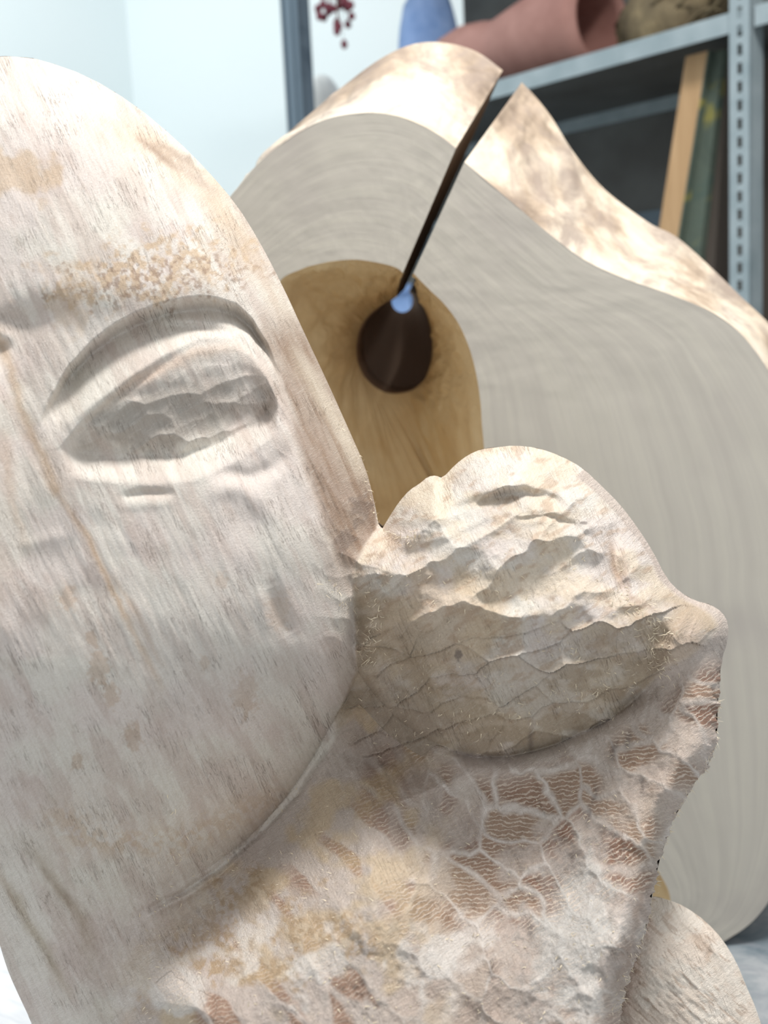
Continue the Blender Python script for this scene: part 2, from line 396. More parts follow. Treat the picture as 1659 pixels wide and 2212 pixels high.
    T2 = T*(1-ss(x, 700, 950))*ss(y, 1650, 1800)
    r += T2*c5*.45
    # round gouge scoops near the right edge
    for cx, cy, rr, dp in [(1312,2010,30,18),(1278,2118,32,16),(1335,2080,24,12),(1255,2190,44,20),(1330,2150,30,14),(1470,1760,38,14),(1230,1905,36,8),(1500,1560,46,16),(1515,1470,36,12)]:
        q = np.hypot(x-cx, y-cy)/rr; r += -.6*dp*np.clip(1-q*q, 0, 1)**1.3*wT
    r += T*7*(fbm(x/16, y/16, 65, 4)-.5)
    r += T*9*(fbm(rot(x, y, 12)[0]/20, rot(x, y, 12)[1]/110, 66, 3)-.5)
    # concentric folds of the hollow under the small head
    for k in range(5):
        r += -4*stroke(x, y, [(770+26*k,1500+10*k),(778+28*k,1590+5*k),(820+30*k,1690),(850+34*k,1790-12*k)], 8)
        r += 2*stroke(x, y, [(783+26*k,1500+10*k),(792+28*k,1590+5*k),(834+30*k,1690),(864+34*k,1790-12*k)], 7)
    return r, (b2, b4, i4, bx4, by4, b5, i5, side, J, T, sm, b3, low, i2)

def mixc(c, col, w):
    return c*(1-w[:, None]) + np.asarray(col)[None, :]*w[:, None]
def colours(x, y, reg, rho, rs, sdw, jl, info):
    b2, b4, i4, bx4, by4, b5, i5, side, J, T, sm, b3, low, i2 = info
    sd = sdw[0]; T = np.maximum(T, (reg == 2)*ss(sd, 0, 12 + 150*ss(y, 1890, 2010))); Tn = ss(sd, 0, 16 + 170*ss(y, 1890, 2010))*(sdw[1] < .5)*ss(y, 1440, 1560); T = np.maximum(T, Tn)
    base = np.array([.70, .645, .585]); N = len(x)
    c = np.tile(base, (N, 1))
    c = mixc(c, (.69, .61, .57), ss(fbm(x/170, y/170, 101), .42, .62)*.7)
    c = mixc(c, (.72, .69, .62), ss(fbm(x/120, y/90, 102), .5, .7)*.6)
    tan = (.56, .42, .29); pink = (.50, .39, .34); brn = (.33, .23, .17); ylw = (.68, .52, .32); dk = (.16, .13, .12)
    hm = (reg == 0).astype(float)
    rx, ry = rot(x, y, -28)
    c = mixc(c, pink, hm*ss(fbm(rx/26, ry/120, 103), .46, .7)*.4)
    # forehead stains
    c = mixc(c, tan, blot(x, y, 330, 580, 250, 85, -8, .7, 7, 26)*.85*ss(fbm(x/14, y/14, 104), .38, .62))
    c = mixc(c, brn, blot(x, y, 340, 600, 230, 65, -8, .9, 8, 22)*.7*ss(fbm(x/9, y/9, 105), .5, .66))
    c = mixc(c, tan, blot(x, y, 50, 380, 110, 60, 0, .7, 9, 30)*.7)
    c = mixc(c, tan, blot(x, y, 150, 650, 60, 90, 0, .7, 9, 30)*.4)
    c = mixc(c, (.63,.48,.33), stroke(x, y, [(200,270),(330,310),(450,400),(540,560)], 34, rough=18)*.5)
    c = mixc(c, brn, stroke(x, y, [(298,294),(340,330),(385,368)], 9, rough=7)*.75)
    c = mixc(c, brn, stroke(x, y, [(335,305),(385,335),(440,372)], 9, rough=8)*.6)
    c = mixc(c, (.42,.33,.28), stroke(x, y, [(380,350),(430,392),(470,420)], 13, rough=8)*.55)
    c = mixc(c, tan, stroke(x, y, [(470,420),(540,540),(600,650),(650,760)], 24, rough=14)*.35)
    # vertical stain lines
    c = mixc(c, (.50,.36,.24), stroke(x, y, [(-20,700),(20,790),(45,880),(80,960),(120,1060)], 12, False, rough=7)*.62)
    c = mixc(c, (.52,.37,.25), stroke(x, y, [(120,1060),(190,1160),(240,1270),(290,1370),(350,1485)], 8, rough=4)*.72)
    c = mixc(c, (.56,.42,.31), stroke(x, y, [(240,1240),(300,1330),(350,1440)], 6, rough=4)*.5)
    c = mixc(c, (.56,.43,.33), stroke(x, y, [(10,930),(20,1080),(60,1190)], 12, rough=10)*.45)
    for px_, py_, r_ in [(145,1295,22),(215,1440,26),(240,1500,20),(165,1645,14),(200,1380,14),(480,1255,14),(605,1320,28),(530,1500,34),(290,1590,20),(440,1433,12)]:
        c = mixc(c, (.50,.36,.26), blot(x, y, px_, py_, r_, r_*1.6, 0, .7, 12, 9)*.5)
    c = mixc(c, (.52,.49,.46), blot(x, y, 480, 1400, 230, 200, 0, .5, 13, 90)*.35*hm)
    # brow and lid wear, then the recessed eyeball with its shade painted in
    c = mixc(c, (.70,.52,.40), stroke(x, y, [(200,900),(300,818),(420,765),(510,750)], 13, rough=8)*.5)
    c = mixc(c, (.40,.31,.25), stroke(x, y, [(545,790),(590,860),(560,905)], 15, rough=8)*.55)
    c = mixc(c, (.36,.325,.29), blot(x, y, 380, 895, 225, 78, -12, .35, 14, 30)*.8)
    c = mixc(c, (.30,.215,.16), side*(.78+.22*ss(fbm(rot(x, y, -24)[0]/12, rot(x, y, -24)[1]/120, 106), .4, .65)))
    c = mixc(c, (.66,.59,.48), stroke(x, y, [(640,760),(720,900),(790,1040)], 20, rough=10)*.6)
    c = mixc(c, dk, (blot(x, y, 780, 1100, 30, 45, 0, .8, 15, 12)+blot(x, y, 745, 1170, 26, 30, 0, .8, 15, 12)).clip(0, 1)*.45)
    # jaw underside stains
    c = mixc(c, tan, hm*stroke(x, y, [(80,1760),(200,1810),(400,1815),(620,1720)], 36, rough=24)*.5*ss(fbm(x/12, y/12, 107), .4, .6))
    c = mixc(c, (.42,.34,.24), stroke(x, y, [(-10,1885),(30,1935),(62,1990),(100,2052),(150,2150)], 13, rough=8)*.6)
    c = mixc(c, (.40,.32,.23), stroke(x, y, [(60,1820),(110,1890),(165,1965),(200,2080)], 17, rough=12)*.5)
    # small head
    s1 = sm
    c = mixc(c, (.72,.60,.45), s1*ss(fbm(x/80, y/60, 108), .42, .62)*.6)
    c = mixc(c, (.56,.42,.28), s1*blot(x, y, 950, 1340, 190, 130, 0, .6, 16, 40)*.55)
    c = mixc(c, (.47,.33,.23), s1*ss(fbm(rot(x, y, -30)[0]/30, rot(x, y, -30)[1]/12, 109), .56, .72)*.5)
    c = mixc(c, (.40,.315,.225), s1*ss(y-(jl-260), 0, 160)*(.45+.4*ss(fbm(x/60, y/30, 117), .4, .6)))  # darker olive wood towards the jaw, with the underside's shade painted in
    c = mixc(c, (.38,.31,.25), blot(x, y, 860, 1590, 120, 150, -20, .5, 23, 40)*.7)  # small head's shadow in the hollow, painted as a dark blot
    c = mixc(c, dk, (blot(x, y, 990, 1415, 9, 16, 0, .6, 17, 8)+blot(x, y, 1262, 1130, 10, 4, 0, .6, 17, 8)).clip(0, 1)*.7)
    c = mixc(c, (.40,.26,.17), stroke(x, y, [(1318,1165),(1326,1225),(1345,1275)], 9, rough=4)*.65)
    c = mixc(c, (.40,.28,.22), stroke(x, y, [(1345,1180),(1352,1240),(1360,1290),(1420,1320)], 7, rough=6)*.5)
    c = mixc(c, (.72,.56,.47), stroke(x, y, [(1500,1330),(1470,1420),(1450,1500)], 40)*.4)
    # torso
    c = mixc(c, (.60,.50,.44), T*.7)
    facet = ss(b4, .04, .26); F1 = T*facet*ss(x, 780, 940)*ss(y-jl, 15, 90)
    red = mixc(np.tile(np.array([.33,.195,.14]), (N, 1)), (.43,.30,.22), ss(i4, .3, .9))
    wgt = F1*(.18+.82*ss(fbm(x/85, y/85, 110), .38, .56))*(1-.65*ss(y, 1930, 2120))*(1-.75*ss(x, 1400, 1440)*ss(y, 1680, 1720))
    c = c*(1-wgt[:, None]) + red*wgt[:, None]
    c = mixc(c, (.80,.72,.66), T*(1-ss(b4, .0, .14))*ss(x, 850, 1000)*ss(y, 1560, 1680)*.85*ss(fbm(x/60, y/60, 115), .38, .55))
    F2 = T*ss(b5, .12, .42)*(1-ss(x, 760, 960))*ss(sd, 60, 150)*(i5 > .42)
    c = mixc(c, (.38,.225,.155), F2*.85)
    c = mixc(c, ylw, T*ss(fbm(x/95, y/95, 111), .5, .66)*(1-ss(x, 820, 1050))*.6)
    c = mixc(c, (.50,.36,.23), T*blot(x, y, 450, 2010, 360, 140, 0, .8, 18, 50)*.85*ss(fbm(x/10, y/10, 112), .38, .6))
    c = mixc(c, (.82,.77,.72), T*ss(fbm(x/80, y/80, 113), .53, .66)*ss(y, 1900, 2050)*.75)
    c = mixc(c, (.80,.78,.74), T*blot(x, y, 1240, 2000, 90, 170, 10, .6, 19, 40)*.7)
    c = mixc(c, (.42,.40,.38), T*blot(x, y, 1230, 2000, 110, 200, 10, 1.2, 20, 12)*.35)
    c = mixc(c, (.38,.29,.21), stroke(x, y, [(1405,1700),(1412,1760),(1400,1840),(1380,1900)], 30, rough=8)*.35)
    c = mixc(c, (.36,.25,.19), stroke(x, y, [(1400,1850),(1380,1960),(1350,2090),(1310,2212)], 12, rough=9)*.6)
    for px_, py_, a_ in [(1275,1760,20),(1290,1715,20),(1150,1600,15),(1330,1620,20),(1145,2010,0),(1065,2090,10),(1360,1600,10),(1240,1850,10),(1390,1700,10)]:
        c = mixc(c, dk, stroke(x, y, [(px_,py_-22),(px_-a_*.4,py_+22)], 6, rough=5)*.55)
    wav = np.clip(wgt*1.5 + F2*.6, 0, 1)
    # phase of the figure, running across each facet
    ph = (x*np.cos(.9+i4*.8) + y*np.sin(.9+i4*.8))/9.5
    fz = np.clip(.16 + T*.75 + sm*.25 + J*.3 + (reg == 0)*ss(y, 1400, 1700)*.22, 0, 1)
    return np.clip(c, .02, .9), wav, ph, fz

def axis_coords(lo, hi, a, b, fine, coarse):
    parts = []
    if lo < a: parts.append(np.linspace(lo, a, max(2, int((a-lo)/coarse)))[:-1])
    parts.append(np.arange(a, b, fine))
    if hi > b: parts.append(np.linspace(b, hi, max(2, int((hi-b)/coarse))))
    return np.concatenate(parts)

def grid_solid(outline, xs, ys, e0):
    """clipped tensor grid, vertices near the rim drawn on to the outline"""
    P = np.array(outline, float); PC = list(map(tuple, P)) + [tuple(P[0])]
    X, Y = np.meshgrid(xs, ys)
    cx = np.arange(xs[0]-20, xs[-1]+30, 10.); cy = np.arange(ys[0]-20, ys[-1]+30, 10.)
    CX, CY = np.meshgrid(cx, cy); cd, _ = seg_dist(CX, CY, PC); cd = np.where(inpoly(CX, CY, P), cd, -cd)
    def samp(x, y):
        fx = (x-cx[0])/10; fy = (y-cy[0])/10; ix = np.clip(np.floor(fx).astype(int), 0, len(cx)-2); iy = np.clip(np.floor(fy).astype(int), 0, len(cy)-2)
        fx = fx-ix; fy = fy-iy
        return (cd[iy, ix]*(1-fx)+cd[iy, ix+1]*fx)*(1-fy)+(cd[iy+1, ix]*(1-fx)+cd[iy+1, ix+1]*fx)*fy
    D = samp(X, Y)
    hx = np.gradient(xs)[None, :]; hy = np.gradient(ys)[:, None]; hh = np.maximum(hx, hy)+0*X
    m = abs(D) < np.maximum(hh*2, e0*1.1)
    d, _ = seg_dist(X[m], Y[m], PC); d = np.where(inpoly(X[m], Y[m], P), d, -d); D[m] = d
    ok = D > -hh*.8
    cell = ok[:-1, :-1] & ok[1:, :-1] & ok[:-1, 1:] & ok[1:, 1:]
    use = np.zeros(D.shape, bool); use[:-1, :-1] |= cell; use[1:, :-1] |= cell; use[:-1, 1:] |= cell; use[1:, 1:] |= cell
    idx = -np.ones(D.shape, int); idx[use] = np.arange(use.sum())
    j, i = np.nonzero(cell)
    Fq = np.stack([idx[j, i], idx[j+1, i], idx[j+1, i+1], idx[j, i+1]], -1)
    x = X[use]; y = Y[use]; dd = D[use]; h1 = hh[use]
    e = np.maximum(dd+h1*.3, 0); e0v = np.maximum(e0, h1*3); s = np.clip(e/e0v, 0, 1)
    tgt = np.where(e < e0v, e0v*(2*s*s-s**3), dd)
    # gradient (two refinement steps)
    near = e < e0v
    for it in range(2):
        xn = x[near]; yn = y[near]
        d0, _ = seg_dist(xn, yn, PC); ins = inpoly(xn, yn, P); d0 = np.where(ins, d0, -d0)
        gx = samp(xn+3, yn)-samp(xn-3, yn); gy = samp(xn, yn+3)-samp(xn, yn-3); g = np.hypot(gx, gy)+1e-6
        mv = np.clip(tgt[near]-d0, -2*h1[near]-e0, 2*h1[near]+e0)
        x[near] = xn+gx/g*mv; y[near] = yn+gy/g*mv
    return x, y, np.where(near, tgt, dd), Fq

def normals_of(V, Fq):
    a = V[Fq[:, 2]]-V[Fq[:, 0]]; b = V[Fq[:, 3]]-V[Fq[:, 1]]; n = np.cross(a, b); N = np.zeros_like(V)
    for k in range(4):
        for c in range(3): N[:, c] += np.bincount(Fq[:, k], n[:, c], len(V))
    return N/(np.linalg.norm(N, axis=1, keepdims=True)+1e-12)

D0 = 0.52; SC = D0/F
def rim_band(P, wfun, ds=(0, .6, 2, 5, 9, 14, 20, 28, 38), step=5.0):
    """closed band that carries the rim round to the back"""
    P = np.array(P, float); L = np.r_[0, np.cumsum(np.hypot(*(np.roll(P, -1, 0)-P).T))]; Q = np.vstack([P, P[:1]])
    n = int(L[-1]/step); t_ = np.linspace(0, L[-1], n, endpoint=False); X = np.interp(t_, L, Q[:, 0]); Y = np.interp(t_, L, Q[:, 1])
    tx = np.roll(X, -3)-np.roll(X, 3); ty = np.roll(Y, -3)-np.roll(Y, 3); l = np.hypot(tx, ty)+1e-9; nx, ny = -ty/l, tx/l
    if not inpoly(np.array([X[0]+nx[0]*2]), np.array([Y[0]+ny[0]*2]), P)[0]: nx, ny = -nx, -ny
    xs_ = np.concatenate([X+nx*d_ for d_ in ds]); ys_ = np.concatenate([Y+ny*d_ for d_ in ds]); ws = np.concatenate([np.full(n, wfun(d_)) for d_ in ds])
    # small flange tucked just under the front surface
    xs_ = np.concatenate([X+nx*1.2, xs_]); ys_ = np.concatenate([Y+ny*1.2, ys_]); ws = np.concatenate([np.full(n, wfun(0)+4), ws])
    m_ = len(ds)+1; j, i = np.meshgrid(np.arange(m_-1), np.arange(n), indexing='ij'); i2_ = (i+1) % n
    return xs_, ys_, ws, np.stack([j*n+i, j*n+i2_, (j+1)*n+i2_, (j+1)*n+i], -1).reshape(-1, 4)
out_s = smooth_closed(OUTLINE, 1)
FINE = 2.2
x, y, d, Fq = grid_solid(out_s, axis_coords(-660, 1600, -30, 1600, FINE, 9), axis_coords(100, 3520, 100, 2240, FINE, 9), 34)
h, reg, rho, rs, sd, jl = field(x, y, d)
rel, info = relief(x, y, h, reg, rho, rs, sd, jl)
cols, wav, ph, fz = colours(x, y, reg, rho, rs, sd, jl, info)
E = np.where(x < 700, 150, np.where(y < 1330, 110, 60))
E = np.where(x < 700, np.interp(x, [500, 700], [150, 120]), np.interp(y, [1000, 1330, 1500, 2300], [120, 90, 55, 70]))
prof = np.sqrt(np.clip(1-(1-np.clip(d/E, 0, 1))**2, 0, 1))
RIM = 20
wv = RIM + (h-RIM)*prof + rel*ss(d, 0, 22)
# ragged right edge
rag = (1-ss(d, 0, 26))*ss(y, 1380, 1500)*(x > 1200)
xj = x + rag*9*(fbm(x/14, y/9, 120, 3)-.5)*2
V = unproj(xj, y, D0-wv*SC)
V[:, 2] = np.maximum(V[:, 2], TABLE)
N_full = normals_of(V, Fq)
# back sheet
bxv, byv, bd, bF = grid_solid(out_s, axis_coords(-660, 1600, -660, 1600, 16, 16), axis_coords(100, 3520, 100, 3520, 16, 16), 40)
bprof = np.sqrt(np.clip(1-(1-np.clip(bd/240, 0, 1))**2, 0, 1))
bh, breg, brho, brs, bsd, bjl = field(bxv, byv, bd)
bV = unproj(bxv, byv, D0+(-RIM+330*bprof+10*(fbm(bxv/90, byv/90, 130)-.5))*SC); bV[:, 2] = np.maximum(bV[:, 2], TABLE)
bF = bF[:, ::-1]; bN = normals_of(bV, bF)
bcol = np.tile(np.array([.62,.54,.46]), (len(bV), 1))
# orientation test: front normals must face the camera
if (N_full[len(N_full)//2] @ CRn[:, 2]) < 0:
    Fq = Fq[:, ::-1]; N_full = -N_full
if (bN[len(bN)//2] @ CRn[:, 2]) > 0:
    bF = bF[:, ::-1]; bN = -bN
nF = len(V)
qx, qy, qw, qF = rim_band(out_s, lambda d_: RIM - 330*math.sqrt(1-(1-min(d_/240, 1))**2) + 2)
qV = unproj(qx, qy, D0-qw*SC); qV[:, 2] = np.maximum(qV[:, 2], TABLE); qN = normals_of(qV, qF)
if np.mean((qN @ CRn[:, 2])[len(qN)//2:]) > 0: qF = qF[:, ::-1]; qN = -qN
bF = np.concatenate([bF, qF+len(bV)]); bV = np.concatenate([bV, qV]); bN = np.concatenate([bN, qN]); bxv = np.concatenate([bxv, qx]); byv = np.concatenate([byv, qy])
_, qreg, _, _, _, _ = field(qx, qy, 0*qx); breg = np.concatenate([breg, qreg]); bcol = np.tile(np.array([.62,.54,.46]), (len(bV), 1))
VA = np.concatenate([V, bV]); NA = np.concatenate([N_full, bN]); FA = np.concatenate([Fq, bF+nF])
CA = np.concatenate([cols, bcol]); UV = np.concatenate([np.stack([x/100, y/100, 0*x], -1), np.stack([bxv/100, byv/100, 5+0*bxv], -1)])
AT = {'wavy': np.concatenate([wav, 0*bxv]), 'phase': np.concatenate([ph, 0*bxv]), 'fuzz': np.concatenate([fz, .2+0*bxv])}
RA = np.concatenate([reg, breg])
# the eye: lid edge to lower lid
Bc, Lc, Gc = eye_parts(x, y)
eye = (x > 128) & (x < 602) & (y > Lc) & (y < Gc+6) & (Gc-Lc > 6)
RA[:nF][eye & (reg == 0)] = 3
freg = RA[FA[:, 0]]
base = Vector(unproj(760, 2400, D0)); base.z = TABLE
fig = empty('wood_sculpture', tuple(base))
tag(fig, 'pale carved wood sculpture in front, a large smooth head pressed against a small rough-chiselled head', 'sculpture')
def cut_part(name, k, parent):
    f = FA[freg == k]; used = np.unique(f); mp = -np.ones(len(VA), int); mp[used] = np.arange(len(used))
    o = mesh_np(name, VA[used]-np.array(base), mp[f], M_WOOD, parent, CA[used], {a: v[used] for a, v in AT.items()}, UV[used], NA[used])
    return o
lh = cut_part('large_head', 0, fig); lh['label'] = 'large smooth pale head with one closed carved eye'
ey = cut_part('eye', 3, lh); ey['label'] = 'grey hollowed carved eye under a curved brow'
sh = cut_part('small_head', 1, fig); sh['label'] = 'small rough head with chisel marks and a pointed nose'
tr = cut_part('torso', 2, fig); tr['label'] = 'reddish gouged torso with wavy grain facets'

# rounded lobe lower right, carved from the same block
LOBE = smooth_closed([(1290,1990),(1350,1940),(1405,1935),(1440,1942),(1480,1958),(1525,1990),(1562,2030),(1592,2080),(1612,2130),(1632,2175),(1650,2230),(1665,2330),(1670,2440),(1655,3300),(1250,3300),(1240,2300),(1250,2100)], 1)
lx, ly, ld, lF = grid_solid(LOBE, axis_coords(1230, 1680, 1300, 1680, 2.4, 9), axis_coords(1920, 3500, 1920, 2240, 2.4, 9), 30)
lp = np.sqrt(np.clip(1-(1-np.clip(ld/190, 0, 1))**2, 0, 1))
lx2, ly2 = rot(lx, ly, 42)
cc, lb, li, _, _ = chips(lx, ly, 44, 120, 60, 140, 14, 4, 8, 20)
lw = -150 + 230*lp + (cc*.5 + 8*(fbm(lx2/60, ly2/9, 141, 3)-.5) + 5*(fbm(lx/12, ly/12, 142, 3)-.5) - 7*stroke(lx, ly, [(1440,1975),(1520,2040),(1580,2130),(1610,2210)], 7))*ss(ld, 0, 20)
LV = unproj(lx, ly, D0-lw*SC); LV[:, 2] = np.maximum(LV[:, 2], TABLE)
lc = np.tile(np.array([.82,.71,.61]), (len(lx), 1))
lc = mixc(lc, (.50,.36,.30), (1-ss(lx-(1395-(ly-1950)*.28), 0, 60))*.6)  # torso's shadow painted along the lobe's left side
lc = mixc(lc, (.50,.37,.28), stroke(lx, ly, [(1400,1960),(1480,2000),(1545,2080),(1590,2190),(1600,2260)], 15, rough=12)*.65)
lc = mixc(lc, (.82,.76,.68), ss(fbm(lx/50, ly/50, 143), .5, .65)*.6)
lc = mixc(lc, (.40,.27,.19), ss(fbm(lx2/34, ly2/6, 144), .62, .72)*.5)
LN = normals_of(LV, lF); 
if (LN[len(LN)//2] @ CRn[:, 2]) < 0: lF = lF[:, ::-1]; LN = -LN
b2x, b2y, b2d, b2F = grid_solid(LOBE, axis_coords(1230, 1680, 1230, 1680, 14, 14), axis_coords(1920, 3500, 1920, 3500, 14, 14), 30)
B2 = unproj(b2x, b2y, D0+(150+150*np.sqrt(np.clip(1-(1-np.clip(b2d/150, 0, 1))**2, 0, 1)))*SC); B2[:, 2] = np.maximum(B2[:, 2], TABLE)
kx, ky, kw, kF = rim_band(LOBE, lambda d_: -150 - 150*math.sqrt(1-(1-min(d_/150, 1))**2))
kV = unproj(kx, ky, D0-kw*SC); kV[:, 2] = np.maximum(kV[:, 2], TABLE)
if (normals_of(B2, b2F)[len(B2)//2] @ CRn[:, 2]) > 0: b2F = b2F[:, ::-1]
if np.mean((normals_of(kV, kF) @ CRn[:, 2])[len(kV)//2:]) > 0: kF = kF[:, ::-1]
b2F = np.concatenate([b2F, kF+len(B2)]); B2 = np.concatenate([B2, kV]); b2x = np.concatenate([b2x, kx]); b2y = np.concatenate([b2y, ky])
B2N = normals_of(B2, b2F)
nl = len(LV)
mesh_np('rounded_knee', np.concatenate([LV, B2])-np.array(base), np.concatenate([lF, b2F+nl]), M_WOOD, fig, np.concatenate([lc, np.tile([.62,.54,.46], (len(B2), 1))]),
        {'wavy': np.zeros(nl+len(B2)), 'phase': np.zeros(nl+len(B2)), 'fuzz': np.full(nl+len(B2), .55)}, np.concatenate([np.stack([lx/100, ly/100, 2+0*lx], -1), np.stack([b2x/100, b2y/100, 5+0*b2x], -1)]), np.concatenate([LN, B2N]))['label'] = 'brighter rounded lobe behind the torso at its right'

# loose wood fibres left by the chisel (too many to count)
def fibres():
    VV = []; FF = []; r = np.random.RandomState(3)
    spots = []
    def along(pts, n, jit, ln):
        P = np.array(pts, float)
        for _ in range(n):
            k = r.randint(len(P)-1); t = r.rand(); p = P[k]*(1-t)+P[k+1]*t + r.randn(2)*jit; spots.append((p[0], p[1], ln))
    along([(1555,1500),(1548,1600),(1515,1668),(1450,1775),(1425,1860),(1400,1990),(1370,2080),(1345,2160)], 240, 4, 11)
    along([(1400,1990),(1370,2080),(1345,2160),(1330,2212)], 80, 12, 12)
    along([(800,1290),(815,1350),(800,1400),(790,1440)], 70, 12, 14)
    along([(1340,1280),(1400,1330),(1420,1400),(1430,1440)], 130, 22, 14)
    along([(835,1150),(870,1165),(900,1160)], 50, 8, 11)
    along([(700,860),(760,960),(800,1060),(812,1130)], 50, 4, 8)
    along([(1000,1560),(1200,1500),(1380,1460)], 40, 14, 10)
    along([(700,1250),(760,1330)], 20, 10, 10)
    for _ in range(260): spots.append((r.uniform(780, 1380), r.uniform(1150, 1640), 8))
    for _ in range(420): spots.append((r.uniform(300, 1380), r.uniform(1700, 2212), 8))
    q = np.array([(s[0], s[1]) for s in spots])
    m = inpoly(q[:, 0], q[:, 1], out_s)
    # depth by nearest mesh vertex, through a bucket table
    key = (np.round(x/6).astype(int)*10000+np.round(y/6).astype(int)); tab = dict(zip(key.tolist(), range(len(key))))
    for (sx, sy, ln), ins in zip(spots, m):
        k = tab.get(int(round(sx/6))*10000+int(round(sy/6)))
        if k is None: continue
        p = V[k]; n = N_full[k]
        a = r.uniform(0, 2*np.pi); tdir = CRn[:, 0]*np.cos(a)+CRn[:, 1]*np.sin(a); tdir = tdir-n*(tdir@n)*.6
        L = ln*SC*r.uniform(.5, 1.3); wd_ = np.cross(tdir, n); wd_ /= np.linalg.norm(wd_)+1e-9; w_ = r.uniform(.6, 1.5)*SC
        b0 = len(VV); 
        pts = [p-n*.0002, p+tdir*L*.4+n*L*.30, p+tdir*L*.8+n*L*(.2+.5*r.rand())]
        for i, pp in enumerate(pts):
            ww = w_*(1-.4*i); VV.extend([pp-wd_*ww, pp+wd_*ww, pp+n*ww*.9])
        for i in range(2):
            o = b0+3*i
            FF.extend([(o, o+1, o+4, o+3), (o+1, o+2, o+5, o+4), (o+2, o, o+3, o+5)])
        FF.extend([(b0+6, b0+7, b0+8), (b0, b0+2, b0+1)])
    return VV, FF
tf = NT('loose_fibre'); M_FIB = tf.out((.78, .68, .52), rough=.8)
FV, FFc = fibres()
fo = py_mesh('wood_fibre', [np.array(v)-np.array(base) for v in FV], FFc, M_FIB, fig); fo['kind'] = 'stuff'

# ------------------------------------------------------------------ the ring sculpture behind
def crv(keys, n):
    """Catmull-Rom through key points"""
    P = np.array(keys, float); m = len(P); t = np.linspace(0, m-1, n); i = np.clip(t.astype(int), 0, m-2); f = (t-i)[:, None]
    p0 = P[np.clip(i-1, 0, m-1)]; p1 = P[i]; p2 = P[i+1]; p3 = P[np.clip(i+2, 0, m-1)]
    return .5*((2*p1)+(-p0+p2)*f+(2*p0-5*p1+4*p2-p3)*f*f+(-p0+3*p1-3*p2+p3)*f**3)
Y0 = 0.745
pit = math.radians(8.6)
def faceD(px, py, off=0.0):
    v = (H/2-py)/F; return (Y0+off)/(math.cos(pit)+v*math.sin(pit))
# rows: outer front (x,y), outer rear (x,y,extra depth), inner rim (x,y), throat (x,y)
RK = [
 ((1003,350),(1127,178,.150),(893,590),(908,640)),
 ((1060,398),(1156,208,.150),(908,606),(922,668)),
 ((1110,440),(1192,254,.150),(930,628),(930,690)),
 ((1180,500),(1240,330,.150),(958,655),(936,715)),
 ((1260,560),(1305,408,.150),(985,690),(938,740)),
 ((1350,602),(1400,480,.150),(1003,725),(938,760)),
 ((1450,637),(1472,520,.150),(1018,765),(936,780)),
 ((1550,682),(1600,640,.140),(1030,815),(930,800)),
 ((1625,750),(1690,735,.135),(1038,870),(922,820)),
 ((1700,880),(1760,880,.130),(1043,940),(908,835)),
 ((1770,1080),(1810,1080,.120),(1060,1090),(895,845)),
 ((1810,1300),(1840,1300,.110),(1110,1300),(882,850)),
 ((1810,1500),(1830,1500,.100),(1190,1500),(868,853)),
 ((1770,1700),(1780,1680,.100),(1290,1700),(855,854)),
 ((1700,1870),(1700,1840,.100),(1400,1850),(842,853)),
 ((1640,1975),(1630,1940,.100),(1447,1935),(830,850)),
 ((1560,2036),(1550,1990,.100),(1430,1985),(818,844)),
 ((1430,2100),(1430,2050,.100),(1350,2000),(806,836)),
 ((1250,2110),(1250,2060,.100),(1180,1930),(795,826)),
 ((1000,2080),(1000,2030,.100),(980,1750),(785,814)),
 ((780,1960),(790,1910,.100),(800,1500),(778,800)),
 ((600,1750),(620,1710,.100),(680,1270),(772,785)),
 ((480,1500),(500,1480,.100),(610,1100),(769,770)),
 ((425,1200),(440,1200,.100),(575,950),(768,752)),
 ((405,900),(425,900,.100),(565,800),(770,735)),
 ((425,650),(440,660,.105),(580,690),(774,715)),
 ((470,475),(480,480,.110),(603,610),(782,698)),
 ((520,398),(530,392,.115),(650,582),(792,684)),
 ((570,342),(590,318,.120),(690,570),(803,673)),
 ((640,290),(665,250,.125),(730,563),(814,664)),
 ((710,256),(745,183,.130),(770,561),(824,657)),
 ((790,244),(820,128,.135),(808,566),(833,651)),
 ((850,249),(890,96,.140),(832,571),(840,647)),
 ((905,268),(960,92,.145),(850,576),(846,644)),
 ((950,293),(1030,112,.150),(862,582),(851,641)),
 ((985,320),(1086,152,.150),(870,590),(856,638)),
]
NS = 520
of = crv([k[0] for k in RK], NS); orr = crv([k[1] for k in RK], NS); fi = crv([k[2] for k in RK], NS); th = crv([k[3] for k in RK], NS)
# bore at the rear: small through-hole next to the slit's end
rb = crv([(869+23*math.cos(a), 650+25*math.sin(a)) for a in np.linspace(math.radians(-52), math.radians(360-78), 18)], NS)
OFp = unproj(of[:, 0], of[:, 1], faceD(of[:, 0], of[:, 1])); ORp = unproj(orr[:, 0], orr[:, 1], faceD(orr[:, 0], orr[:, 1])+orr[:, 2])
FIp = unproj(fi[:, 0], fi[:, 1], faceD(fi[:, 0], fi[:, 1])); THp = unproj(th[:, 0], th[:, 1], faceD(th[:, 0], th[:, 1])+.12)
chx = 862+(th[:, 0]-850)*.95; chy = 742+(th[:, 1]-755)*.95
CHp = unproj(chx, chy, faceD(chx, chy)+.26)
RBp = unproj(rb[:, 0], rb[:, 1], faceD(rb[:, 0], rb[:, 1])+.30)
for A_ in (OFp, ORp): A_[:, 2] = np.maximum(A_[:, 2], TABLE)
ringbase = Vector(unproj(1250, 2100, .78)); ringbase.z = TABLE
ring = empty('ring_sculpture', tuple(ringbase))
tag(ring, 'large split wooden ring sculpture with grey sawn face and tan hollow, behind the heads', 'sculpture')
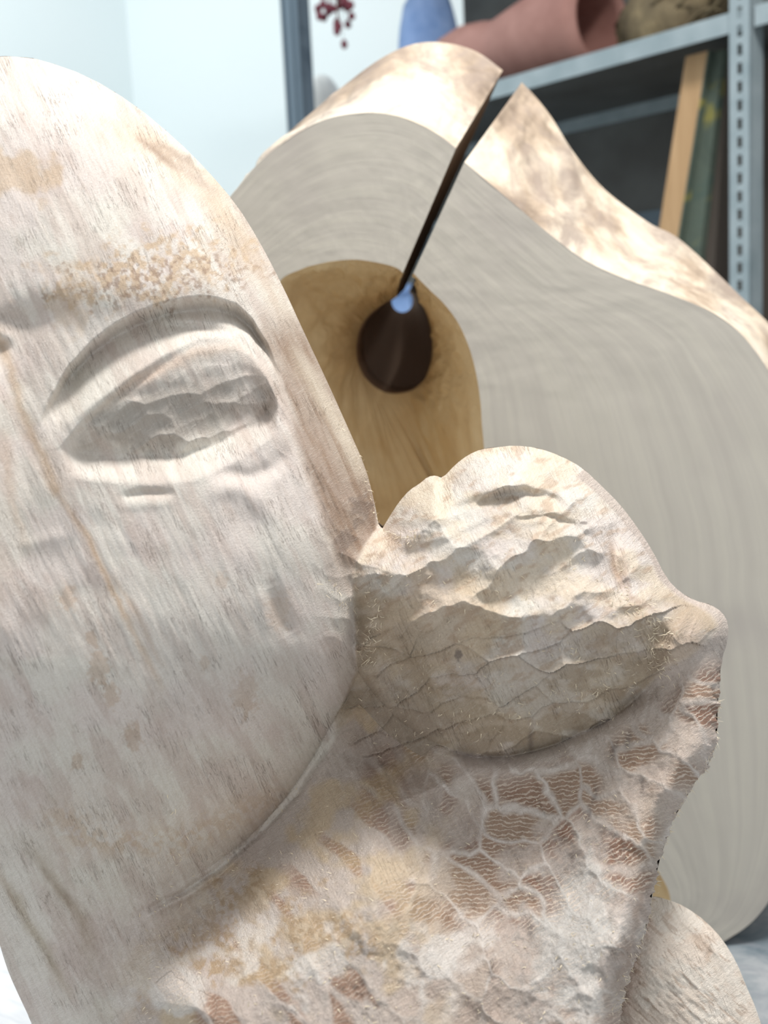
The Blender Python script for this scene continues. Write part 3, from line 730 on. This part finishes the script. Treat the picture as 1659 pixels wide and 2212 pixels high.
def strip(name, A, B, nr, mat, disp=None, bulge=None, colf=None):
    t = np.linspace(0, 1, nr)[:, None, None]; G = A[None]*(1-t)+B[None]*t
    if bulge is not None: G = G + bulge(t)
    V_ = G.reshape(-1, 3); n = len(A); j, i = np.meshgrid(np.arange(nr-1), np.arange(n-1), indexing='ij')
    a = (j*n+i).ravel(); Fc = np.stack([a, a+1, a+n+1, a+n], -1)
    N_ = normals_of(V_, Fc)
    tt = np.repeat(np.linspace(0, 1, nr), n); sidx = np.tile(np.linspace(0, 1, n), nr)
    if disp is not None: V_ = V_ + N_*disp(tt, sidx)[:, None]
    V_[:, 2] = np.maximum(V_[:, 2], TABLE)
    o = mesh_np(name, V_-np.array(ringbase), Fc, mat, ring, uv=np.stack([sidx, tt, 0*tt], -1), attrs={'rr': tt, 'ss': sidx})
    return o

# materials of the ring
t = NT('sawn_face'); co = t.n('ShaderNodeTexCoord').outputs['Object']
rr = t.attr('rr'); sx_ = t.attr('ss')
nz = t.noise(co, 5, 3, .5).outputs[0]
rw = t.math('ADD', t.math('MULTIPLY', rr, 20), t.math('MULTIPLY', nz, 3.0))
cv = t.n('ShaderNodeCombineXYZ', {0: rw, 1: t.math('MULTIPLY', sx_, 5)}).outputs[0]
g1 = t.noise(cv, 1.3, 4, .6).outputs[0]
g2 = t.noise(t.mapping(co, (1, 1, 1)), 38, 4, .6).outputs[0]
c = t.ramp(g1, [(.32, (.55, .51, .45)), (.5, (.58, .54, .475)), (.62, (.61, .57, .495)), (.75, (.55, .51, .445))])
c = t.mix(t.n('ShaderNodeMapRange', {0: g2, 1: .5, 2: .75, 3: 0., 4: .25}).outputs[0], c, (.53, .50, .43, 1))
n5 = t.noise(co, 11, 3, .5).outputs[0]
c = t.mix(t.n('ShaderNodeMapRange', {0: n5, 1: .5, 2: .68, 3: 0., 4: .35}).outputs[0], c, (.43, .385, .365, 1))
M_SAWN = t.out(c, t.bump(g1, .15, .001), .75)
t = NT('weathered_outer_wood'); co = t.n('ShaderNodeTexCoord').outputs['Object']
n1 = t.noise(t.mapping(co, (1, .5, 1)), 8, 5, .6, .6).outputs[0]; n2 = t.noise(t.mapping(co, (1.3, .5, 1.3)), 13, 6, .68, 1).outputs[0]
c = t.ramp(n1, [(.34, (.24, .18, .135)), (.43, (.46, .36, .27)), (.50, (.66, .56, .44)), (.68, (.73, .67, .58))])
c = t.mix(t.n('ShaderNodeMapRange', {0: n2, 1: .45, 2: .62, 3: 0., 4: .8}).outputs[0], c, (.32, .255, .215, 1))
M_BARK = t.out(c, t.bump(n2, .4, .003), .75)
t = NT('hollow_wood'); co = t.n('ShaderNodeTexCoord').outputs['Object']
n1 = t.noise(co, 12, 5, .6).outputs[0]; n2 = t.noise(t.mapping(co, (1, .4, 1)), 60, 4, .6).outputs[0]
c = t.ramp(n1, [(.3, (.58, .40, .21)), (.5, (.78, .60, .35)), (.7, (.86, .71, .46))])
c = t.mix(t.n('ShaderNodeMapRange', {0: n2, 1: .5, 2: .8, 3: 0., 4: .4}).outputs[0], c, (.66, .52, .33, 1))
M_HOLL = t.out(c, t.bump(n2, .5, .003), .8)
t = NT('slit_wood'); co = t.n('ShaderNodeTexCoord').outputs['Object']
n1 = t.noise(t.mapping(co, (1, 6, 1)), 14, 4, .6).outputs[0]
t2_ = NT('shaded_bore_wood'); M_BORE = t2_.out((.44, .31, .23), rough=.9)  # bore wood coloured darker to stand in for shade inside the hole
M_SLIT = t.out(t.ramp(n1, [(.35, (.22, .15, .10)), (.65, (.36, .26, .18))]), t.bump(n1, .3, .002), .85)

strip('sawn_face', FIp, OFp, 60, M_SAWN, disp=lambda a, s: .0006*(fbm(a*9, s*50, 200)-.5))
up = np.array([0, 0, 1.])
outw = (ORp+OFp)/2; cen = unproj(900, 1100, .80); on = outw-cen; on /= np.linalg.norm(on, axis=1, keepdims=True)
strip('outer_side', OFp, ORp, 60, M_BARK, disp=lambda a, s: .010*(fbm(a*2.5, s*36, 201, 4)-.5)*ss(a, 0, .12)*(1-ss(a, .9, 1)))
strip('rear_side', ORp, RBp, 40, M_BARK, bulge=lambda t_: np.array([0, .05, 0.0])*np.sin(t_*math.pi))
fil = lambda t_: np.array([0, .030, 0])*np.clip(1-t_/.40, 0, 1)**2 + np.array([0, .018, 0])*np.sin(t_*math.pi)
THq = THp + np.array([0, .030, 0])
strip('hollow_wall', THp, FIp, 90, M_HOLL, bulge=fil, disp=lambda a, s: .009*(fbm(a*5, s*40, 202, 4)-.5)*ss(a, 0, .1)*(1-ss(a, .93, 1)))
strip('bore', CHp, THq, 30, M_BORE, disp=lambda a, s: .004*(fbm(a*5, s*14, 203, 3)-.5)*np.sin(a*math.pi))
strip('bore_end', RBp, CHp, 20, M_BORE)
for e in (0, -1):
    # slit wall: fan through the cross-section points of that end
    def line(A, B, n, b=(0, 0, 0)): 
        tq = np.linspace(0, 1, n)[:, None]; return A*(1-tq)+B*tq+np.array(b)*np.sin(tq*math.pi)
    top = line(OFp[e], ORp[e], 16)
    b1 = line(FIp[e], THq[e], 7, (0, .01, 0)); b2 = line(THq[e], CHp[e], 6); b3 = line(CHp[e], RBp[e], 5)
    bot = np.concatenate([b1[:-1], b2[:-1], b3])
    t_ = np.linspace(0, 1, 24)[:, None, None]; G = top[None]*(1-t_)+bot[None]*t_
    # rear edge follows the bulged back
    V_ = G.reshape(-1, 3); j, i = np.meshgrid(np.arange(23), np.arange(15), indexing='ij'); a = (j*16+i).ravel()
    V_ = V_ + np.array([1, 0, 0])*0.0012*(fbm(V_[:, 1]*200, V_[:, 2]*60, 205)-.5)[:, None]*0
    mesh_np('slit_wall', V_-np.array(ringbase), np.stack([a, a+1, a+17, a+16], -1), M_SLIT, ring)

# ------------------------------------------------------------------ table, floor, walls
def box(name, lo, hi, mat, parent=None, bev=0.0, org=(0, 0, 0)):
    x0, y0, z0 = lo; x1, y1, z1 = hi; o = np.array(org)
    V_ = [(x0,y0,z0),(x1,y0,z0),(x1,y1,z0),(x0,y1,z0),(x0,y0,z1),(x1,y0,z1),(x1,y1,z1),(x0,y1,z1)]
    Fc = [(0,3,2,1),(4,5,6,7),(0,1,5,4),(1,2,6,5),(2,3,7,6),(3,0,4,7)]
    ob = py_mesh(name, [np.array(v)-o for v in V_], Fc, mat, parent)
    if bev:
        m = ob.modifiers.new('b', 'BEVEL'); m.width = bev; m.segments = 2
    return ob
t = NT('table_top'); co = t.n('ShaderNodeTexCoord').outputs['Object']
n1 = t.noise(co, 17, 5, .65, 1.2).outputs[0]; n2 = t.noise(t.mapping(co, (1, 5, 1), .5), 20, 3, .6).outputs[0]
c = t.ramp(n1, [(.32, (.12, .16, .19)), (.46, (.20, .24, .27)), (.56, (.29, .32, .345)), (.7, (.42, .43, .45))])
c = t.mix(t.n('ShaderNodeMapRange', {0: n2, 1: .5, 2: .7, 3: 0., 4: .4}).outputs[0], c, (.36, .36, .39, 1))
M_TABLE = t.out(c, t.bump(n1, .1, .001), .5)
t = NT('table_leg_metal'); M_LEG = t.out((.25, .27, .29), rough=.45)
tb = empty('work_table', (0.1, .8, 0)); tag(tb, 'mottled grey-blue worktable under both wooden sculptures', 'table')
o = (0.1, .8, 0)
box('tabletop', (-.9, .25, TABLE-.04), (1.0, 1.25, TABLE), M_TABLE, tb, .003, o)
for lx_ in (-.84, .90):
    for ly_ in (.31, 1.15): box('leg', (lx_, ly_, 0), (lx_+.05, ly_+.05, TABLE-.04), M_LEG, tb, .003, o)
t = NT('white_paper'); co = t.n('ShaderNodeTexCoord').outputs['Object']; n1 = t.noise(t.mapping(co, (1, 6, 1), .6), 9, 4, .6).outputs[0]
M_PAPER = t.out(t.ramp(n1, [(.35, (.62, .66, .72)), (.55, (.84, .86, .88))]), rough=.8)
gx, gy = np.meshgrid(np.linspace(-.62, -.10, 90), np.linspace(.27, 1.18, 120)); gz = TABLE+.0015+.004*ss(fbm(gx*9+gy*3, gy*7-gx*2, 300, 4), .45, .75)
kk = gx.size; ii = np.arange(kk).reshape(gx.shape); fq = np.stack([ii[:-1, :-1], ii[:-1, 1:], ii[1:, 1:], ii[1:, :-1]], -1).reshape(-1, 4)
pb = (-.36, .7, TABLE); top_ = np.stack([gx, gy, gz], -1).reshape(-1, 3)-np.array(pb); bot_ = np.stack([gx, gy, 0*gz+TABLE+.0004], -1).reshape(-1, 3)-np.array(pb)
rim_ = np.concatenate([ii[0, :-1], ii[:-1, -1], ii[-1, :0:-1], ii[:0:-1, 0]]); rn_ = np.roll(rim_, -1)
pp_ = mesh_np('paper_sheet', np.concatenate([top_, bot_]), np.concatenate([fq, fq[:, ::-1]+kk, np.stack([rim_, rim_+kk, rn_+kk, rn_], -1)]), M_PAPER, smooth=False); pp_.location = pb
tag(pp_, 'rumpled white paper on the worktable under the large carved head', 'paper')
t = NT('floor_concrete'); co = t.n('ShaderNodeTexCoord').outputs['Object']; n1 = t.noise(co, 3, 5, .6).outputs[0]
M_FLOOR = t.out(t.ramp(n1, [(.3, (.42, .43, .43)), (.7, (.55, .56, .56))]), rough=.6)
t = NT('wall_paint'); co = t.n('ShaderNodeTexCoord').outputs['Object']; n1 = t.noise(co, 1.2, 3, .5).outputs[0]; n2 = t.noise(co, 90, 3, .5).outputs[0]
M_WALL = t.out(t.ramp(n1, [(.3, (.80, .88, .89)), (.7, (.84, .905, .91))]), t.bump(n2, .1, .001), .9)
# corner of the room seen at x = 330
cn = unproj(318, 600, 3.9); cn2 = cn.copy()
box('floor', (-3.2, -1.5, -.05), (3.2, 5.5, 0), M_FLOOR)['kind'] = 'structure'
hw = 3.0
def wall(name, p, q, th_=.1):
    d_ = np.array([q[0]-p[0], q[1]-p[1]]); d_ /= np.linalg.norm(d_); n_ = np.array([-d_[1], d_[0]])*th_
    b_ = [(p[0],p[1]),(q[0],q[1]),(q[0]+n_[0],q[1]+n_[1]),(p[0]+n_[0],p[1]+n_[1])]
    V_ = [(*k, 0) for k in b_]+[(*k, hw) for k in b_]
    py_mesh(name, V_, [(0,3,2,1),(4,5,6,7),(0,1,5,4),(1,2,6,5),(2,3,7,6),(3,0,4,7)], M_WALL)['kind'] = 'structure'
cx_, cy_ = float(cn[0]), float(cn[1])
wall('wall_back', (cx_, cy_), (cx_+4.1, cy_-1.3))
wall('wall_left', (cx_-1.9, cy_-3.2), (cx_, cy_))

# ------------------------------------------------------------------ shelf unit
t = NT('galvanised_steel'); co = t.n('ShaderNodeTexCoord').outputs['Object']; n1 = t.noise(co, 14, 4, .6).outputs[0]
M_STEEL = t.out(t.ramp(n1, [(.35, (.30, .37, .40)), (.65, (.40, .47, .50))]), rough=.45); M_STEEL.node_tree.nodes['Principled BSDF'].inputs['Metallic'].default_value = .25
t = NT('slot_dark'); M_SLOT = t.out((.10, .12, .13), rough=.8)
t = NT('dark_backing'); co = t.n('ShaderNodeTexCoord').outputs['Object']; n1 = t.noise(co, 5, 3, .6).outputs[0]
M_DARK = t.out(t.ramp(n1, [(.4, (.12, .12, .115)), (.6, (.155, .16, .155))]), rough=.8)
hor = unproj(-1244, 849, 1.0)-CL; hor[2] = 0; e1 = hor/np.linalg.norm(hor)          # towards the far left end
e2 = np.array([-e1[1], e1[0], 0]); 
if e2[1] < 0: e2 = -e2                                                              # towards the wall
PR = unproj(1593, 42, 1.66); ZS = float(PR[2])
def proj(p):
    q = (np.asarray(p)-CL) @ CRn; return W/2+F*q[0]/-q[2], H/2-F*q[1]/-q[2]
def along_to(px, back=0.0, z=None):
    z = ZS if z is None else z; a, b = -0.6, 3.0
    f = lambda s: proj(np.array([PR[0], PR[1], z])+e1*s+e2*back)[0]-px
    for _ in range(50):
        m_ = (a+b)/2
        if f(m_) > 0: a = m_
        else: b = m_
    return a
SL = along_to(640); print('shelf length', SL, 'ZS', ZS, 'e1', e1, 'e2', e2)
UN = np.array([PR[0], PR[1], 0.0])
def L2W(a, b, z): return UN+e1*a+e2*b+np.array([0, 0, z])
su = empty('shelf_unit', tuple(UN)); tag(su, 'galvanised slotted-angle shelving rack along the wall behind the sculptures', 'shelf')
def lbox(name, a0, a1, b0, b1, z0, z1, mat, parent, bev=.0):
    """box in the rack's frame (a along, b towards wall)"""
    V_ = [L2W(a, b, z)-np.array(parent.location if parent.parent is None else su.location) for z in (z0, z1) for a, b in ((a0,b0),(a1,b0),(a1,b1),(a0,b1))]
    ob = py_mesh(name, V_, [(0,1,2,3),(4,7,6,5),(0,4,5,1),(1,5,6,2),(2,6,7,3),(3,7,4,0)], mat, parent)
    if bev: m = ob.modifiers.new('b', 'BEVEL'); m.width = bev; m.segments = 2
    return ob
DEP = .42
TOPZ = ZS+.52
def post(a, b, sa, sb, w=.036, mat=None):
    """slotted L-angle upright with real punched slots on the front flange"""
    th_ = .0022; V_ = []; Fc = []
    def q(a0, a1, b0, b1, z0, z1):
        k = len(V_); V_.extend([L2W(aa, bb, zz)-UN for zz in (z0, z1) for aa, bb in ((a0,b0),(a1,b0),(a1,b1),(a0,b1))])
        Fc.extend([tuple(k+i for i in f) for f in ((0,1,2,3),(4,7,6,5),(0,4,5,1),(1,5,6,2),(2,6,7,3),(3,7,4,0))])
    a1 = a+sa*w; s0 = a+sa*w*.40; s1 = a+sa*w*.62
    q(a, s0, b, b+sb*th_, 0, TOPZ+.05); q(s1, a1, b, b+sb*th_, 0, TOPZ+.05)
    z = .02
    while z < TOPZ+.03:
        q(s0, s1, b, b+sb*th_, z+.016, z+.027); z += .027
    q(s0, s1, b, b+sb*th_, 0, .036)
    q(a, a+sa*th_, b, b+sb*w, 0, TOPZ+.05)
    q(a+sa*.010, a+sa*.0115, b+sb*.004, b+sb*.006, 0, .01)
    p_ = py_mesh('upright', V_, Fc, mat or M_STEEL, su); return p_
EXT = -.12
post(-.022, 0, 1, 1);  post(-.022, DEP, 1, -1); post(SL+.02, DEP, -1, -1)
# far upright: plain ribbed channel
for q0, q1, q2, q3 in ((-.038, .022, 0, .003), (-.038, -.035, -.006, .03), (.019, .022, -.006, .03), (-.012, -.004, -.005, 0)):
    pass
VQ = []; FQ = []
for q0, q1, q2, q3 in ((-.038, .022, 0, .003), (-.038, -.035, -.006, .03), (.019, .022, -.006, .03), (-.014, -.004, -.005, 0)):
    k = len(VQ); VQ.extend([L2W(SL+aa, bb_, zz)-UN for zz in (0, TOPZ+.05) for aa, bb_ in ((q0,q2),(q1,q2),(q1,q3),(q0,q3))])
    FQ.extend([tuple(k+i for i in f) for f in ((0,1,2,3),(4,7,6,5),(0,4,5,1),(1,5,6,2),(2,6,7,3),(3,7,4,0))])
t = NT('blue_grey_steel'); M_BSTEEL = t.out((.15, .20, .245), rough=.5)
py_mesh('upright', VQ, FQ, M_BSTEEL, su)
# dark slot shadow backing is real depth behind the flange
for zc, nm in ((ZS, 1), (TOPZ, 0), (ZS-.50, 2), (ZS-.98, 3)):
    b = lbox('shelf_board', -.02, SL+.018, .004, DEP-.004, zc+.011, zc+.014, M_DARK, su)
    lbox('front_lip', -.02, SL+.018, .0035, .0065, zc-.016, zc+.014, M_STEEL, su)
    lbox('rear_lip', -.02, SL+.018, DEP-.0065, DEP-.0035, zc-.016, zc+.014, M_STEEL, su)
lbox('back_panel', -.02, along_to(1010, DEP), DEP+.002, DEP+.010, ZS+.014, TOPZ, M_DARK, su)
lbox('back_panel', -.02, along_to(760, DEP), DEP+.002, DEP+.010, .1, ZS+.014, M_DARK, su)
lbox('cross_bar', -.02, SL+.018, DEP-.012, DEP-.006, ZS-.25, ZS-.21, M_BSTEEL, su)

# second bay to the right of the near post
sb2 = empty('shelf_unit', tuple(L2W(-.6, 0, 0))); tag(sb2, 'dark-backed steel shelving bay at the right edge, right of the slotted post', 'shelf')
def lb2(name, a0, a1, b0, b1, z0, z1, mat):
    V_ = [L2W(a, b, z)-np.array(sb2.location) for z in (z0, z1) for a, b in ((a0,b0),(a1,b0),(a1,b1),(a0,b1))]
    return py_mesh(name, V_, [(0,1,2,3),(4,7,6,5),(0,4,5,1),(1,5,6,2),(2,6,7,3),(3,7,4,0)], mat, sb2)
for zc in (ZS, TOPZ, ZS-.5, ZS-.98):
    lb2('shelf_board', -1.0, -.026, .004, DEP-.004, zc+.011, zc+.014, M_DARK)
    lb2('front_lip', -1.0, -.026, .0035, .0065, zc-.016, zc+.014, M_STEEL)
lb2('back_panel', -1.0, -.026, DEP+.002, DEP+.010, .1, TOPZ, M_DARK)
lb2('upright', -1.004, -1.0, 0, .036, 0, TOPZ+.05, M_STEEL); lb2('upright', -1.004, -1.0, DEP-.036, DEP, 0, TOPZ+.05, M_STEEL)

# ------------------------------------------------------------------ things on the rack
SZ = ZS+.014
def pxm(px, back):        # metres per pixel there
    s = along_to(px, back); p = L2W(s, back, ZS); dd = -((p-CL) @ CRn)[2]; return dd/F
def lathe(name, prof, n, mat, parent=None, axis='z', smooth=True, wob=0.0):
    V_ = []; Fc = []
    for (r_, z_) in prof:
        for k in range(n):
            a = 2*math.pi*k/n; rr_ = r_*(1+wob*math.sin(2*a+z_*9)); V_.append((rr_*math.cos(a), rr_*math.sin(a), z_))
    for i in range(len(prof)-1):
        for k in range(n): Fc.append((i*n+k, i*n+(k+1) % n, (i+1)*n+(k+1) % n, (i+1)*n+k))
    return py_mesh(name, V_, Fc, mat, parent, smooth)
t = NT('terracotta'); co = t.n('ShaderNodeTexCoord').outputs['Object']; n1 = t.noise(co, 9, 4, .6).outputs[0]
M_TERR = t.out(t.ramp(n1, [(.35, (.31, .155, .13)), (.65, (.43, .235, .20))]), t.bump(n1, .2, .004), .6)
t = NT('dark_inside'); M_IN = t.out((.10, .085, .08), rough=.9)
# clay jar lying on its side along the shelf, mouth towards the near end
bk = .10
sA = along_to(1288, bk); sB = along_to(945, bk); Lj = sB-sA; R_ = .075
jar = empty('clay_jar', tuple(L2W(sA, bk+.02, SZ)))
tag(jar, 'terracotta clay jar lying on its side on the upper shelf', 'jar')
prof = [(.002, Lj), (.035, Lj-.004), (.058, Lj-.03), (.066, Lj*.80), (.062, Lj*.68), (.056, Lj*.60), (.063, Lj*.52), (.074, Lj*.38), (.078, Lj*.22), (.076, Lj*.08), (.072, 0.0), (.066, 0.0), (.066, .02), (.068, Lj*.25), (.05, Lj*.5), (.001, Lj*.55)]
jb = lathe('jar_body', prof, 48, M_TERR, jar)
ax = Vector(e1); jb.rotation_euler = ax.to_track_quat('Z', 'Y').to_euler(); jb.scale = (1.08, 1.08, 1); jb.location = (0, 0, .085)
# blue cloth bundle
def blob(name, rx, ry, rz, mat, parent=None, n=40, amp=.15, seed=0, fq=2.2, flat=True):
    V_ = []; Fc = []; m_ = n//2
    for i in range(m_+1):
        ph_ = math.pi*i/m_
        for k in range(n):
            a = 2*math.pi*k/n; V_.append((math.sin(ph_)*math.cos(a), math.sin(ph_)*math.sin(a), math.cos(ph_)))
    V_ = np.array(V_); nn = fbm(V_[:, 0]*fq+V_[:, 2]*1.3+10, V_[:, 1]*fq-V_[:, 2]*1.7+10, seed, 4)-.5
    V_ = V_*(1+amp*2*nn)[:, None]*np.array([rx, ry, rz])
    if flat: V_[:, 2] = np.maximum(V_[:, 2], -rz*.72); V_[:, 2] += rz*.72
    for i in range(m_):
        for k in range(n): Fc.append((i*n+k, (i+1)*n+k, (i+1)*n+(k+1) % n, i*n+(k+1) % n))
    return py_mesh(name, V_, Fc, mat, parent, True)
t = NT('blue_cloth'); co = t.n('ShaderNodeTexCoord').outputs['Object']; n1 = t.noise(co, 12, 4, .6).outputs[0]
M_BLUE = t.out(t.ramp(n1, [(.35, (.20, .33, .62)), (.65, (.34, .48, .78))]), t.bump(n1, .5, .01), .7)
bb = blob('cloth_bundle', .075, .07, .20, M_BLUE, None, 48, .10, 21); bb.location = L2W(along_to(935, .27), .27, SZ); bb['label'] = 'blue cloth bundle on the upper shelf, left of the terracotta jar'; bb['category'] = 'cloth'
t = NT('white_plaster'); M_PLAST = t.out((.78, .80, .78), rough=.7)
wb = blob('plaster_lump', .055, .05, .095, M_PLAST, None, 40, .10, 33); wb.location = L2W(along_to(700, .12), .12, SZ); wb['label'] = 'white rounded lump on the shelf beside the far upright'; wb['category'] = 'plaster'
# blue crate on the lower board, glimpsed through the ring's bore
ca = along_to(868, .12); cz = ZS-.50+.014; cw = .10
crt = empty('storage_crate', tuple(L2W(ca, .04, cz))); tag(crt, 'blue crate glimpsed through the hole and slit of the wooden ring', 'crate')
def cbox(nm, a0, a1, b0, b1, z0, z1):
    V_ = [L2W(ca+a, b, cz+z)-np.array(crt.location) for z in (z0, z1) for a, b in ((a0,b0),(a1,b0),(a1,b1),(a0,b1))]
    py_mesh(nm, V_, [(0,1,2,3),(4,7,6,5),(0,4,5,1),(1,5,6,2),(2,6,7,3),(3,7,4,0)], M_BLUE, crt)
cbox('front_panel', -cw, cw, .03, .034, 0, .15); cbox('rear_panel', -cw, cw, .28, .284, 0, .15); cbox('side_panel', -cw, -cw+.004, .034, .28, 0, .15); cbox('side_panel', cw-.004, cw, .034, .28, 0, .15)
cbox('bottom_panel', -cw, cw, .034, .28, 0, .004); cbox('rim', -cw-.006, cw+.006, .022, .030, .135, .152)
# bundle of dried twigs
t = NT('dry_twigs'); co = t.n('ShaderNodeTexCoord').outputs['Object']; n1 = t.noise(co, 20, 4, .6).outputs[0]
M_TWIG = t.out(t.ramp(n1, [(.3, (.09, .07, .045)), (.55, (.19, .15, .09)), (.75, (.33, .26, .15))]), t.bump(n1, .5, .006), .85)
s0 = along_to(1560, .12); s1 = along_to(1325, .12)
tw = empty('twig_bundle', tuple(L2W((s0+s1)/2, .14, SZ))); tag(tw, 'bundle of brown dried twigs on the upper shelf, right of the terracotta jar', 'twigs')
cb = blob('bundle_core', (s1-s0)*.5, .06, .075, M_TWIG, tw, 48, .2, 55, 4); cb.rotation_euler = (0, 0, math.atan2(e1[1], e1[0]))
def tube(pts, r, n=5):
    V_ = []; Fc = []; P = np.array(pts, float)
    for i, p in enumerate(P):
        tg = P[min(i+1, len(P)-1)]-P[max(i-1, 0)]; tg /= np.linalg.norm(tg)+1e-9; a_ = np.cross(tg, [.3, .2, .93]); a_ /= np.linalg.norm(a_)+1e-9; b_ = np.cross(tg, a_)
        ri = r*(1-.6*i/len(P))
        for k in range(n): V_.append(p+(a_*math.cos(2*math.pi*k/n)+b_*math.sin(2*math.pi*k/n))*ri)
    for i in range(len(P)-1):
        for k in range(n): Fc.append((i*n+k, i*n+(k+1) % n, (i+1)*n+(k+1) % n, (i+1)*n+k))
    Fc.append(tuple(range(n))[::-1]); Fc.append(tuple((len(P)-1)*n+k for k in range(n)))
    return V_, Fc
rg = np.random.RandomState(5)
for k in range(26):
    a0 = rg.uniform(-.5, .3)*(s1-s0); ln = rg.uniform(.08, .2); p0 = e1*a0+e2*rg.uniform(-.06, .03)+up*rg.uniform(.0, .10)+up*.012
    a0 = min(a0, (s1-s0)*.1); p0 = e1*min(a0, 0)*1.0 + (p0-e1*(p0@e1)); dr = -e1*rg.uniform(.6, 1)+up*rg.uniform(-.1, .45)+e2*rg.uniform(-.3, .2); dr /= np.linalg.norm(dr)
    pts = [p0+dr*ln*f+up*.02*math.sin(f*3) for f in np.linspace(0, 1, 6)]
    pts = [np.array([q[0], q[1], max(q[2], .006)]) for q in pts]
    V_, Fc = tube(pts, rg.uniform(.002, .0045)); py_mesh('twig', V_, Fc, M_TWIG, tw, True)
# dried flower hanging from the top board
t = NT('dried_petal'); M_PET = t.out((.20, .055, .075), rough=.8)
t = NT('dried_stem'); M_STEM = t.out((.22, .12, .10), rough=.8)
hp = L2W(along_to(742, -.03), -.03, TOPZ+.016)
fl = empty('dried_flower', tuple(hp)); tag(fl, 'dark red dried flower sprig hanging down in front of the white wall', 'flower')
ctr = unproj(742, 30, -((hp-CL) @ CRn)[2])
tipz = float(ctr[2]-hp[2])
V_, Fc = tube([np.array([0, .05, .004]), np.array([0, .0, .01]), np.array([.0, -.01, -.05]), np.array([0, -.01, tipz*.5]), np.array([0, 0, tipz])], .003); py_mesh('stem', V_, Fc, M_STEM, fl, True)
for k in range(30):
    q = np.array([0, 0, tipz]) + np.array([rg.uniform(-.055, .045), rg.uniform(-.03, .03), rg.uniform(-.02, .10)])
    if rg.rand() < .5: q = np.array([.0, 0, tipz]) + np.array([rg.uniform(-.022, .022), rg.uniform(-.02, .02), rg.uniform(-.045, .06)])
    V_, Fc = tube([np.array([0, 0, tipz+.08]), (q+np.array([0, 0, tipz+.08]))/2+np.array([0, 0, .008]), q], .0009, 4); st = py_mesh('sprig', V_, Fc, M_STEM, fl, True)
    bl = blob('blossom', .0075, .0065, .009, M_PET, st, 10, .35, k, 3, False); bl.location = q
# framed canvases leaning below the board
t = NT('pine_stretcher'); co = t.n('ShaderNodeTexCoord').outputs['Object']; n1 = t.noise(t.mapping(co, (8, 8, 1)), 6, 3, .6).outputs[0]
M_PINE = t.out(t.ramp(n1, [(.3, (.46, .29, .15)), (.7, (.58, .38, .21))]), rough=.7)
t = NT('painted_canvas'); co = t.n('ShaderNodeTexCoord').outputs['Object']; n1 = t.noise(co, 9, 4, .6, 1).outputs[0]; n2 = t.noise(co, 14, 3, .6, .5).outputs[0]
c = t.ramp(n1, [(.3, (.075, .10, .085)), (.5, (.12, .15, .12)), (.62, (.09, .13, .11)), (.75, (.16, .18, .13))])
c = t.mix(t.n('ShaderNodeMapRange', {0: n2, 1: .58, 2: .68, 3: 0., 4: .8}).outputs[0], c, (.36, .32, .08, 1))
M_PAINT = t.out(c, rough=.7)
t = NT('canvas_edge'); M_CEDGE = t.out((.12, .10, .085), rough=.85)
def solve_point(px, py, z):
    r_ = unproj(px, py, 1.0)-CL; return CL+r_*((z-CL[2])/r_[2])
# canvas: board edge facing us, painted side facing the near post; stands on the board below
zb = ZS-.50+.014
def edgept(px, z, back):
    a, b = -0.6, 3.0
    for _ in range(50):
        m_ = (a+b)/2
        if proj(L2W(m_, back, z))[0] > px: a = m_
        else: b = m_
    return a
def canvas(name, label, pxt, pxb, pyt, wpx, depth, mats, bk0, zbot):
    # find top height from image row
    zt = ZS-.02
    at = edgept(pxt, zt, bk0); ab = edgept(pxb, zbot, bk0)
    m_ = pxm(pxt, bk0); w = wpx*m_/max(.2, abs(e1 @ CRn[:, 0]))
    root = empty(name, tuple(L2W(ab, bk0, zbot))); tag(root, label, 'painting', 'canvases leaning under the upper shelf')
    def pr(a_off0, a_off1, b0, b1, nm, mat):
        V_ = []
        for z, aa in ((zbot, ab), (zt, at)):
            for a_, b_ in ((a_off0,b0),(a_off1,b0),(a_off1,b1),(a_off0,b1)): V_.append(L2W(aa+a_, b_, z)-np.array(root.location))
        ob = py_mesh(nm, V_, [(0,1,2,3),(4,7,6,5),(0,4,5,1),(1,5,6,2),(2,6,7,3),(3,7,4,0)], mat, root)
    pr(-w/2, w/2, bk0, bk0+.30, 'stretcher', mats[0])
    pr(-w/2-.003, -w/2-.0004, bk0-.001, bk0+.30, 'painted_side', mats[1])
    return root
rt = canvas('canvas_painting', 'stretched canvas with bare orange pine edge leaning under the upper shelf', 1505, 1405, 75, 36, .3, (M_PINE, M_PAINT), .05, zb)
rt = canvas('canvas_painting', 'dark green canvas with yellow patch between the pine edge and slotted post', 1541, 1470, 75, 28, .3, (M_PAINT, M_PAINT), .065, zb)
rt = canvas('canvas_painting', 'dark brown narrow canvas edge next to the slotted post', 1562, 1520, 75, 14, .3, (M_CEDGE, M_CEDGE), .08, zb)
print('verts', len(V), 'faces', len(Fq))
